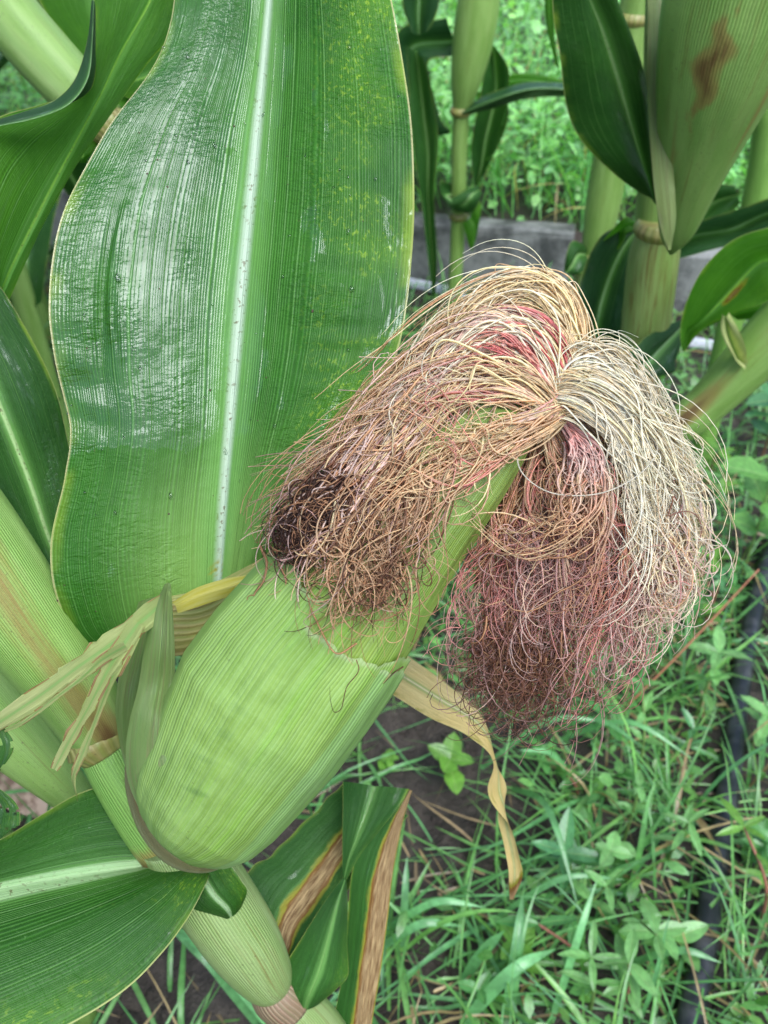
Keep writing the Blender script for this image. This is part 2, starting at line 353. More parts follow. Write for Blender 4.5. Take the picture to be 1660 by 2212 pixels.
M['sheath_brown'] = sheath_mat('stalk_sheath_brown', c1=(0.17, 0.2805, 0.0595), c2=(0.255, 0.34, 0.102), brown=.95)
M['stalk'] = sheath_mat('stalk_internode', c1=(0.119, 0.255, 0.03825), c2=(0.17, 0.323, 0.0595), brown=.15, lines=30)
M['node'] = sheath_mat('stalk_node', c1=(0.221, 0.255, 0.0595), c2=(0.204, 0.17, 0.051), brown=.7, lines=10)
M['node_red'] = sheath_mat('stalk_node_red', c1=(0.17, 0.1445, 0.068), c2=(0.204, 0.136, 0.085), brown=.5, lines=20, red=.35)
M['husk'] = husk_mat('husk_outer')
M['husk_in'] = husk_mat('husk_inner', c1=(.145, .235, .024), c2=(.24, .335, .055))
M['husk_side'] = husk_mat('husk_side', c1=(.15, .25, .045), c2=(.23, .33, .09), brown=.8)
M['silk'] = tint_mat('silk', tm=(1.25, 1.15, .95), rough=.45, trans=.5, spec=.28, noise=900, var=.22, bump=.00005)
M['grass'] = tint_mat('grass', rough=.42, trans=.35, spec=.5, noise=120, var=.3, coat=.25)
M['weed'] = tint_mat('weed_leaf', rough=.45, trans=.35, spec=.45, noise=200, var=.25, coat=.3, veins=True)
M['stem'] = tint_mat('weed_stem', rough=.5, trans=.1, noise=300, var=.3)

# ------------------------------------------------------------------ the setting: soil, raised bank
def ground_h(x, y):
    return .012*np.sin(x*9+1.3)*np.cos(y*7+.4)+.006*np.sin(x*31+y*17)+.004*np.sin(x*67-y*53)
def soil_material():
    k = K('wet_soil'); ob = k.obj()
    n1 = k.noise(ob, 9, 6, .65); n2 = k.noise(ob, 70, 5, .7); n3 = k.noise(ob, 420, 3, .6)
    col = k.mix(k.ss(n1, .35, .65), (.022, .016, .013), (.060, .046, .038))
    col = k.mix(k.math('MULTIPLY', k.ss(n2, .45, .7), .6), col, (.10, .080, .064)); col = k.mix(k.math('MULTIPLY', k.ss(n3, .5, .7), .35), col, (.03, .022, .018))
    h = k.math('ADD', k.math('MULTIPLY', n2, 1.0), k.math('MULTIPLY', n3, .3)); h = k.math('ADD', h, k.math('MULTIPLY', n1, 1.6))
    return k.finish(col, k.math('MULTIPLY_ADD', n2, .5, .35), k.bump(h, .010), spec=.4)
M['soil'] = soil_material()
def sheet(name, xs, ys, z, mat, kind='structure'):
    X, Y = np.meshgrid(xs, ys); Z = z(X, Y); V = np.stack([X, Y, Z], -1).reshape(-1, 3)
    return tag(mesh(name, V, gridF(len(ys), len(xs)), mat), kind=kind)
def dens(a, b, lo, hi, n): return np.unique(np.concatenate([np.linspace(a, lo, 20), np.linspace(lo, hi, n), np.linspace(hi, b, 20)]))
# kerb line: from P(u=900) to P(u=1600)
k0 = G(880, 618); k1 = G(1640, 690); kd = nrm(k1[:2]-k0[:2]); kn = np.array([-kd[1], kd[0]])
def side(x, y): return (x-k0[0])*kn[0]+(y-k0[1])*kn[1]         # >0 behind the kerb
BANK = .105
def gz(x, y):
    s = np.clip((side(x, y)-.02)/.02, 0, 1); return ground_h(x, y)*(1-s)+s*(BANK+.03*np.clip(side(x, y), 0, 40)+.5*ground_h(x, y))
sheet('ground', dens(-60, 60, -2.2, 2.2, 260), dens(-30, 120, -.6, 3.2, 260), gz, M['soil'])

# ------------------------------------------------------------------ main corn plant
plant = tag(empty('corn_plant', tuple(P(590, 2130, .36))), 'closest corn plant, carrying the big green ear with pink and cream silk', 'corn plant')

# --- stalk
def sstain(t, a):        # rusty streak on the sheath facing the camera
    d = abs(a-.25-.02*math.sin(t*9)); d = min(d, 1-d); return max(0, 1.0-d/.13)*(.7+.3*math.sin(t*7+1))
stalk = tube('stalk', [P(205, 1560, .315), P(255, 1670, .316), P(325, 1780, .322), P(400, 1870, .330), P(520, 2010, .345), P(585, 2125, .362), P(640, 2200, .372), P(760, 2420, .40), P(900, 2900, .46), G(1000, 3600, -.01)],
             [.0098, .0096, .0105, .0115, .0125, .0098, .0115, .012, .013, .013], M['stalk'], plant, nr=90, ns=36, stain=lambda t, a: .95*math.exp(-((t-.30)/.06)**2))
tube('sheath', [P(-260, 900, .27), P(-150, 1040, .28), P(-70, 1160, .288), P(40, 1320, .297), P(140, 1460, .305), P(205, 1560, .312), P(225, 1596, .314)],
     [.014, .0155, .0168, .0162, .0142, .0122, .0098], M['sheath'], plant, nr=70, ns=48, rid=.012, stain=sstain)
tube('node', [P(190, 1572, .313), P(212, 1592, .314), P(232, 1620, .315)], [.0108, .0128, .0098], M['node'], plant, nr=14, ns=36)
tube('sheath', [P(370, 1800, .322), P(430, 1890, .330), P(480, 1965, .336), P(530, 2040, .344), P(572, 2105, .352), P(590, 2130, .356)],
     [.0125, .0145, .0148, .0140, .0112, .0085], M['sheath_pale'], plant, nr=50, ns=48, rid=.008)
tube('node', [P(578, 2112, .356), P(598, 2140, .358), P(622, 2165, .362)], [.0085, .0110, .0110], M['node_red'], plant, nr=14, ns=36, rid=.008)
tube('sheath', [P(620, 2160, .364), P(680, 2240, .374), P(740, 2350, .39), P(830, 2600, .43)], [.0108, .0135, .014, .014], M['sheath_pale'], plant, nr=20, ns=36, rid=.01)
# second pale sheath behind, at the left margin
tube('sheath', [P(-160, 1400, .36), P(-40, 1520, .362), P(60, 1620, .364), P(150, 1710, .366), P(230, 1800, .366)], [.019, .0165, .0125, .0085, .004], M['sheath'], plant, nr=30, ns=36, rid=.01)

# --- the big upright leaf
rows = [((300, 1400, .305), (470, 1420, .302), (570, 1370, .302)),
        ((182, 1392, .300), (470, 1330, .301), (585, 1270, .300)),
        ((128, 1300, .293), (475, 1240, .299), (640, 1150, .297)),
        ((112, 1170, .289), (482, 1120, .298), (705, 1040, .293)),
        ((140, 1030, .288), (489, 1010, .298), (765, 940, .291)),
        ((150, 930, .286), (498, 900, .298), (822, 850, .290)),
        ((122, 800, .283), (508, 780, .299), (862, 750, .289)),
        ((108, 660, .281), (520, 650, .300), (882, 640, .289)),
        ((120, 530, .281), (532, 520, .302), (893, 520, .290)),
        ((160, 400, .284), (545, 390, .304), (895, 400, .291)),
        ((225, 285, .288), (556, 270, .306), (890, 280, .292)),
        ((322, 160, .294), (567, 150, .308), (876, 160, .294)),
        ((372, 50, .299), (577, 40, .310), (855, 40, .296)),
        ((385, -80, .304), (586, -80, .312), (828, -80, .300)),
        ((400, -240, .312), (595, -240, .318), (790, -240, .310)),
        ((450, -480, .33), (600, -480, .334), (740, -480, .33)),
        ((520, -800, .37), (600, -800, .372), (680, -800, .37))]
def bigstain(t, s):
    return .27*math.exp(-((t-.135)/.035)**2-(s/.16)**2)*(1+.35*math.sin(t*900)*math.sin(s*70))
big = blade('leaf', rows, M['leaf_main'], plant, nr=260, nc=121, bow=(.004, .0035), wave=.0012, wfreq=70, ridge=.0010, stain=bigstain, seed=3,
            disp=lambda t, s: (.0017*math.exp(-((s+.67+.02*math.sin(t*30))/.022)**2)-.0016*math.exp(-((s+.73+.02*math.sin(t*22))/.035)**2))*math.exp(-((t-.44)/.085)**4)+.0006*math.sin(t*150+s*6)*math.exp(-((s+.86)/.12)**2)*math.exp(-((t-.36)/.08)**2)+.0004*math.sin(t*210+s*3)*math.exp(-((s-.6)/.2)**2)*math.exp(-((t-.42)/.1)**2))
# raised crease on the left half of the big leaf
big['label'] = 'big upright wet leaf with white midrib'

from mathutils.bvhtree import BVHTree
def drops(o, n, seed, rr=(.0004, .0011), mat=None, zone=None, name='water_drop'):
    lr = np.random.default_rng(seed); me = o.data; V = np.array([v.co[:] for v in me.vertices]); N = np.array([v.normal[:] for v in me.vertices]); off = wl(o)
    idx = [i for i in lr.permutation(len(V)) if zone(i/len(V))][:n]; th = np.arange(10)*2*np.pi/10; prof_ = [(1, -.08), (.96, .22), (.72, .48), (.36, .62)]; VV = []; FF = []
    for q in idx:
        nn = N[q]; nn = nn*np.sign(np.dot(nn, CAM-V[q]-off)); r0 = lr.uniform(*rr)*lr.uniform(.4, 1); X = nrm(np.cross(nn, [0, 0, 1.0])); Y = np.cross(nn, X); st = lr.uniform(.8, 1.7); b = len(VV)*0+sum(len(x) for x in VV)
        P_ = [V[q]+off+r0*(pr*(np.cos(a)*X+st*np.sin(a)*Y)+ph*nn) for pr, ph in prof_ for a in th]+[V[q]+off+r0*.66*nn]; VV.append(P_)
        FF += (gridF(4, 10, True, b)).tolist()+[[b+30+j, b+30+(j+1) % 10, b+40] for j in range(10)]
    return mesh(name, np.vstack(VV), FF, mat, o)
k = K('water'); wp_ = k.n('ShaderNodeBsdfGlass'); wp_.inputs['IOR'].default_value = 1.33; wp_.inputs['Roughness'].default_value = .02; k.link(wp_.outputs[0], k.out.inputs[0]); M['water'] = k.m
k = K('debris'); M['debris'] = k.finish((.05, .03, .015), .8)
tag(drops(big, 70, 5, mat=M['water'], zone=lambda f: .2 < f < .8, name='water_drops'), kind='stuff')
tag(drops(big, 60, 6, rr=(.0001, .0004), mat=M['debris'], zone=lambda f: .1 < f < .7, name='dirt_specks'), kind='stuff')

# --- lower left leaf
rows = [((395, 1880, .325), (420, 1885, .322), (455, 1885, .318)),
        ((335, 1770, .322), (345, 1868, .321), (445, 1910, .308)),
        ((250, 1700, .320), (270, 1876, .318), (405, 1985, .300)),
        ((175, 1712, .315), (180, 1888, .314), (345, 2065, .293)),
        ((90, 1760, .308), (80, 1903, .310), (262, 2145, .287)),
        ((-10, 1820, .300), (-20, 1920, .304), (130, 2225, .280)),
        ((-140, 1870, .29), (-140, 1945, .296), (-40, 2300, .272)),
        ((-320, 1930, .28), (-300, 1990, .285), (-240, 2330, .265))]
o = blade('leaf', rows, M['leaf_low'], plant, nr=120, nc=61, bow=(-.002, .004), wave=.001, ridge=.0012, seed=5)
o['label'] = 'broad leaf spreading to the left below the ear'

# --- folded scorched leaf at lower right
def band(c0, w, s0=0):
    return lambda t, s: max(0, 1.0-abs(s-c0(t))/w)
rows = [((560, 2110, .362), (600, 2095, .364), (628, 2080, .366)),
        ((530, 1900, .375), (610, 1985, .374), (680, 2040, .374)),
        ((600, 1835, .385), (690, 1880, .384), (750, 1930, .383)),
        ((690, 1745, .392), (760, 1790, .392), (810, 1830, .392)),
        ((745, 1690, .395), (830, 1735, .396), (880, 1760, .397))]
o = blade('leaf', rows, M['leaf_fold'], plant, nr=80, nc=51, bow=.001, wave=.0008, seed=6, jag=.0012,
          stain=lambda t, s: max(0, 1.05-abs(s-.25+.2*t)/.42) if t < .95 else 0)
o['label'] = 'scorched leaf folded over with a brown stripe'
rows = [((741, 1688, .378), (810, 1698, .376), (884, 1704, .375)),
        ((741, 1740, .372), (790, 1760, .371), (862, 1742, .372)),
        ((740, 1800, .368), (770, 1815, .367), (822, 1792, .370)),
        ((740, 1860, .365), (752, 1862, .365), (782, 1842, .367)),
        ((739, 1915, .363), (741, 1912, .363), (746, 1905, .364))]
blade('leaf_fold', rows, M['leaf_fold'], o, nr=40, nc=31, bow=.002, wave=.0004, seed=7)
rows = [((742, 1895, .360), (746, 1900, .360), (750, 1905, .362)),
        ((700, 1950, .356), (730, 1950, .354), (752, 1960, .360)),
        ((650, 2030, .354), (710, 2030, .350), (750, 2040, .360)),
        ((612, 2095, .354), (690, 2100, .349), (752, 2105, .360)),
        ((600, 2140, .355), (670, 2150, .350), (728, 2135, .358)),
        ((620, 2172, .356), (660, 2182, .354), (690, 2168, .358))]
blade('leaf_fold', rows, M['leaf_fold'], o, nr=50, nc=31, bow=.002, wave=.0003, seed=8)
rows = [((884, 1704, .376), (886, 1706, .376), (890, 1708, .377)),
        ((800, 1800, .372), (840, 1800, .372), (868, 1790, .374)),
        ((762, 1880, .370), (810, 1900, .370), (850, 1890, .373)),
        ((752, 1990, .372), (795, 2000, .371), (838, 1990, .375)),
        ((740, 2100, .376), (780, 2110, .374), (820, 2110, .380)),
        ((720, 2215, .380), (765, 2225, .378), (803, 2225, .385)),
        ((700, 2400, .39), (750, 2400, .39), (790, 2400, .40))]
blade('leaf_fold', rows, M['leaf_fold'], o, nr=80, nc=51, bow=-.001, wave=.0006, seed=9, stain=lambda t, s: min(1.0, max(0, (s+.35)*1.6)) if s < .95 else .35)
# small torn blade over the lower sheath
rows = [((395, 1945, .318), (430, 1880, .316), (500, 1870, .318)),
        ((410, 1965, .318), (460, 1930, .313), (520, 1900, .318)),
        ((440, 1975, .320), (490, 1962, .315), (532, 1925, .320)),
        ((480, 1985, .322), (500, 1982, .319), (522, 1960, .322))]
blade('leaf_base', rows, M['leaf_low'], plant, nr=30, nc=25, bow=.002, seed=10, jag=.0005)

# --- dry twisted leaf hanging behind the silk
def twisted(name, C, wid, ang, mat, parent, nr=110, nc=15, curl=.3, seed=0, stain=None, frayed=False):
    S = spl(np.column_stack([np.array([P(*c) for c in C]), wid, ang]), nr); c, wd, an = S[:, :3], S[:, 3], S[:, 4]
    T = nrm(np.gradient(c, axis=0)); rf = nrm(CAM-c); X = nrm(np.cross(T, rf)); Y = nrm(np.cross(X, T))
    s = np.linspace(-1, 1, nc); A = np.cos(an)[:, None]*X+np.sin(an)[:, None]*Y; B = -np.sin(an)[:, None]*X+np.cos(an)[:, None]*Y
    V = c[:, None]+wd[:, None, None]*(s[None, :, None]*A[:, None]+curl*(1-s[None, :, None]**2)*B[:, None])
    along = np.concatenate([[0], np.cumsum(np.linalg.norm(np.diff(c, axis=0), axis=1))])
    V = V+(.0004*np.sin(along*300)[:, None]*s[None]**2)[..., None]*B[:, None]
    if frayed:
        fl = np.random.default_rng(seed+5); kn = np.sort(fl.choice(nr, 16, replace=False)); e = np.interp(np.arange(nr), kn, fl.uniform(-.35, .12, 16))
        V = V+(wd*e)[:, None, None]*(np.abs(s)**3*np.sign(s))[None, :, None]*A[:, None]
    uv = np.stack(np.broadcast_arrays((s[None]+1)/2, along[:, None]), -1).reshape(-1, 2)
    att = {'tpos': np.repeat(np.linspace(0, 1, nr), nc)}
    if stain: att['stain'] = np.array([[stain(a, b) for b in s] for a in np.linspace(0, 1, nr)]).ravel()
    return mesh(name, V.reshape(-1, 3), gridF(nr, nc), mat, parent, uv=uv, attrs=att)
C = [(700, 1330, .34), (780, 1400, .345), (870, 1462, .35), (950, 1515, .352), (1030, 1570, .354), (1062, 1640, .356), (1075, 1710, .36), (1090, 1780, .364), (1108, 1850, .368), (1115, 1900, .37), (1104, 1945, .374)]
o = twisted('dry_leaf', C, [.009, .0085, .008, .0076, .0056, .0036, .0044, .0028, .0026, .0030, .0012], [0, 0, .1, .25, .6, 1.6, .5, 2.4, 3.0, 3.6, 4.2], M['leaf_dry'], plant, curl=.45,
            stain=lambda t, s: max(0, (t-.86)*6)+.25*(s > .6))
o['label'] = 'dry yellow twisted leaf hanging beneath the ear'

# ------------------------------------------------------------------ ear
AX0 = np.array([430., 1750.]); AD = np.array([.641, -.767]); AN = np.array([.767, .641])
prof = np.array([(-96, 0, 2), (-90, 0, 42), (-72, 0, 84), (-40, -2, 118), (0, -2, 140), (60, -7, 156), (140, -20, 173), (250, -37, 192), (360, -44, 192), (460, -46, 186), (560, -50, 176),
                 (640, -53, 166), (720, -55, 154), (800, -52, 141), (880, -47, 127), (960, -43, 112), (1020, -38, 96), (1060, -32, 80), (1090, -20, 58), (1112, -8, 32), (1126, 0, 5)], float)
def ear_ring(a):
    c = np.interp(a, prof[:, 0], prof[:, 1]); h = np.interp(a, prof[:, 0], prof[:, 2])
    d = .262-.030*np.clip(a/1150, -.1, 1)
    return c, h, d
def ear_pt(a, th, off=0.0):
    c, h, d = ear_ring(a); p = AX0+AD*a+AN*c; C = P(p[0], p[1], d); s = d/FPX
    rx = nrm(AN[0]*RT-AN[1]*UPV); r = h*s+off
    # gently fluted husk
    f_ = min(max(a/500, 0), 1); r = r*(1+.012*math.sin(3*th+a*.004)+(.006+.010*f_)*math.sin(7*th+1+a*.002)+(.003+.008*f_)*math.sin(15*th+.8*math.sin(a*.006))+.004*f_*math.sin(31*th+a*.004))
    kb = math.exp(-((th-1.85)/.55)**4-((a-190)/210)**4); r = r+kb*.00017*math.sin((a+(th-1.8)*60)*.1)*(.6+.4*math.sin(th*17))
    return C+r*(math.cos(th)*rx-.92*math.sin(th)*FW)
def ear_surface(name, a0, a1, t0, t1, off, mat, parent, na=90, nt=72, top=None, edge_l=None, edge_r=None, stain=None, lift=0.0, rimw=22):
    V = []; uv = []; st = []; rm = []
    for i in range(na+1):
        f = i/na; f = f**.8 if a0 < -50 else f
        for j in range(nt+1):
            g = j/nt; 
            tl = t0+(edge_l(f) if edge_l else 0); tr = t1+(edge_r(f) if edge_r else 0)
            th = tl+(tr-tl)*g; at = top(th) if top else a1; a = a0+(at-a0)*f
            ed = min(g, 1-g)*(tr-tl)
            o_ = off+lift*f**4+(0 if not edge_l else -.0010*max(0, 1-ed/.25))
            V.append(ear_pt(a, th, o_)); uv.append((th/(2*math.pi)+.3, (a*.000137)))
            st.append(stain(a, th) if stain else 0); rm.append(max(0, 1-(at-a)/rimw) if top else 0)
    return mesh(name, np.array(V), gridF(na+1, nt+1), mat, parent, uv=uv, attrs={'stain': st, 'rim': rm})
def kernel_shade(a, th):  # shade in the dips between kernels, painted onto the outer husk
    r = 0
    for (a0, t0, la, lt, sl, k) in ((85, 1.72, 10, .26, 60, .75), (150, 1.80, 12, .22, 60, .6), (215, 1.75, 16, .22, 60, .50), (275, 1.75, 18, .22, 60, .45), (35, 1.75, 14, .26, 50, .35), (330, 1.7, 16, .2, 60, .3), (60, 2.2, 26, .10, 0, .35)):
        x = (th-t0)/lt; y = (a-a0+(th-t0)*sl)/la; r = max(r, k*math.exp(-x*x-y*y))
    return r
ear = ear_surface('ear', -96, 1126, 0, 2*math.pi, 0, M['husk_in'], plant, na=120, nt=96)
ear['label'] = 'plump pale green ear still in its husk'
def top1(th):      # ragged end of the outer husk
    t = th % (2*math.pi)
    return 470+70*math.cos(t-.2)**2+90*max(0, math.sin((t-1.6)*.9))+9*math.sin(t*5)+4*math.sin(t*13+1)+2.5*math.sin(t*37)+1.5*math.sin(t*90)
ear_surface('husk', -96, 600, -1.9, 2.75, .0013, M['husk'], ear, na=110, nt=110, top=top1, edge_r=lambda f: .18*math.sin(f*3+.5), edge_l=lambda f: 0, stain=kernel_shade)
def top2(th):
    return 560+150*math.exp(-((th-3.4)/.6)**2)+12*math.sin(th*11)+6*math.sin(th*29)
M['husk_cool'] = husk_mat('husk_cool', c1=(.135, .25, .055), c2=(.21, .355, .105), pale=(.32, .48, .23))
ear_surface('husk', -92, 560, -1.8, .80, .0020, M['husk_cool'], ear, na=90, nt=60, top=lambda th: 500+10*math.cos(th-.2)+8*math.sin(th*6)+3*math.sin(th*31), edge_l=lambda f: 0, edge_r=lambda f: -.30*(1-f)+.10*math.sin(f*5)+.10)
ear_surface('husk', -90, 620, 2.02, 3.6, .0022, M['husk'], ear, na=90, nt=40, top=lambda th: 540+60*max(0, th-2.1)+9*math.sin(th*9)+3*math.sin(th*33), edge_l=lambda f: .55*(1-f)**2+.05*math.sin(f*6)-.30*f, edge_r=lambda f: 0)
ear_surface('husk', -94, 700, 2.3, 4.6, .0009, M['husk'], ear, na=80, nt=50, top=top2, edge_l=lambda f: .25*f, edge_r=lambda f: 0)
# upper middle husk, narrower, reaching under the silk
ear_surface('husk', 300, 900, .95, 2.35, .0010, M['husk_in'], ear, na=60, nt=44, top=lambda th: 760+170*math.exp(-((th-1.55)/.32)**2)+8*math.sin(th*13), edge_l=lambda f: .30*f**2, edge_r=lambda f: -.25*f**2)
def onear(u, v, lift=.0046, lim=.262):
    p = np.array([u, v])-AX0; a = float(p@np.linalg.inv(np.stack([AD, AN]))[:, 0]) if False else float((p[0]*AN[1]-p[1]*AN[0])/(AD[0]*AN[1]-AD[1]*AN[0])); n = float((AD[0]*p[1]-AD[1]*p[0])/(AD[0]*AN[1]-AD[1]*AN[0]))
    c, h, d = ear_ring(a); x = (n-c)/max(h, 1)
    return (u, v, min(lim, d-.92*(h*d/FPX)*math.sqrt(1-x*x)-lift)) if abs(x) < 1 else (u, v, lim)
# pointed side husk with its own tip
rows = [((356, 1262, .262), (363, 1258, .262), (370, 1262, .262)),
        ((330, 1320, .262), (354, 1320, .254), (374, 1325, .258)),
        ((312, 1400, .264), (348, 1400, .251), (378, 1400, .256)),
        ((300, 1480, .264), onear(340, 1480, .004, .254), onear(378, 1480, .003, .255)),
        ((282, 1550, .264), onear(328, 1550, .005, .250), onear(372, 1560)),
        ((272, 1620, .264), onear(322, 1630, .0045, .250), onear(378, 1640)),
        ((278, 1690, .264), onear(330, 1700, .004, .250), onear(392, 1720)),
        ((312, 1765, .262), onear(358, 1775, .0035, .252), onear(412, 1785)),
        ((362, 1818, .262), onear(400, 1828, .003, .254), onear(432, 1835)),
        ((410, 1850, .262), (430, 1856, .257), (450, 1860, .256))]
o = blade('husk', rows, M['husk_side'], ear, nr=110, nc=31, bow=.001, ridge=0, seed=12)
o['label'] = 'outer side husk ending in a free point'
rows = [((300, 1300, .285), (330, 1290, .284), (365, 1290, .283)), ((270, 1400, .288), (310, 1400, .285), (345, 1400, .285)), ((250, 1520, .29), (285, 1520, .287), (330, 1520, .287)),
        ((262, 1620, .295), (285, 1620, .29), (320, 1620, .29)), ((290, 1720, .295), (310, 1720, .29), (340, 1720, .29))]
blade('husk', rows, M['husk_side'], ear, nr=50, nc=21, bow=.002, ridge=0, seed=13)
# yellow collar between leaf and ear
rows = [((372, 1302, .276), (380, 1308, .274), (385, 1325, .275)), ((420, 1272, .275), (430, 1285, .272), (430, 1310, .274)), ((480, 1252, .273), (490, 1268, .270), (490, 1290, .273)), ((545, 1240, .27), (550, 1250, .268), (540, 1275, .272))]
k = K('yellow_collar'); U_, V_ = k.uv()
M['collar'] = k.finish(k.mix(k.ss(k.noise(k.vec(k.math('MULTIPLY', U_, 6), k.math('MULTIPLY', V_, 60)), 1, 3), .3, .7), (.42, .36, .04), (.50, .46, .14)), .4, None, .3)
blade('ligule', rows, M['collar'], plant, nr=40, nc=15, bow=.001, ridge=0, seed=14)
rows = [((360, 1290, .288), (365, 1340, .287), (370, 1420, .288)), ((440, 1270, .288), (450, 1330, .286), (440, 1400, .288)), ((560, 1210, .286), (560, 1260, .285), (560, 1320, .286))]
blade('leaf_collar', rows, M['node'], plant, nr=40, nc=25, bow=.002, ridge=0, seed=15)

M['shank'] = sheath_mat('ear_shank', c1=(.09, .075, .03), c2=(.15, .16, .05), brown=.9, lines=50)
tube('shank', [P(300, 1600, .300), P(308, 1680, .296), P(338, 1768, .292), P(384, 1828, .290), P(440, 1850, .290), P(490, 1850, .292)], [.003, .0058, .0066, .0062, .0052, .003], M['shank'], plant, nr=40, ns=32)
# torn husk blade reaching to the left, with three hanging strips
def strip(C, w0, name='husk_strip', mat='leaf_pale', parent=None, ang=None, seed=0, stain=None, curl=.25):
    n = len(C); return twisted(name, C, w0, ang or [0]*n, M[mat], parent or ear, nr=90, nc=11, curl=.12, seed=seed, stain=stain, frayed=True)
fr = lambda a: (lambda t, s: 1.2*(abs(s) > .78)*(math.sin(t*23+s*4) > .1))
hb = strip([(362, 1290, .262), (315, 1335, .258), (250, 1385, .255), (170, 1440, .252), (90, 1500, .250), (0, 1560, .248), (-60, 1600, .248)], [.0022, .0038, .0042, .0031, .0029, .0027, .002], 'husk_blade', stain=lambda t, s: 1.15*(abs(s) > .85)*(math.sin(t*31) > 0))
hb['label'] = 'torn yellowing husk blade with ragged strips'
strip([(300, 1345, .256), (262, 1400, .254), (232, 1450, .253), (190, 1530, .252), (150, 1600, .252), (118, 1662, .252)], [.0032, .0038, .0028, .0019, .0021, .0014], parent=hb, ang=[0, 0, .1, .3, .2, -.2], stain=fr(.5), seed=1)
strip([(290, 1360, .256), (262, 1420, .2545), (235, 1480, .254), (205, 1560, .254), (180, 1625, .254), (158, 1680, .254), (168, 1730, .255)], [.0024, .0026, .0018, .0012, .0015, .0010, .0004], parent=hb, ang=[0, 0, .3, .5, .2, .8, 1.5], stain=fr(.8), seed=2)
strip([(272, 1395, .254), (222, 1425, .252), (170, 1470, .251), (110, 1515, .25), (50, 1560, .249), (10, 1580, .249)], [.0020, .0016, .0011, .0010, .0008, .0004], parent=hb, stain=fr(1.0), seed=3)

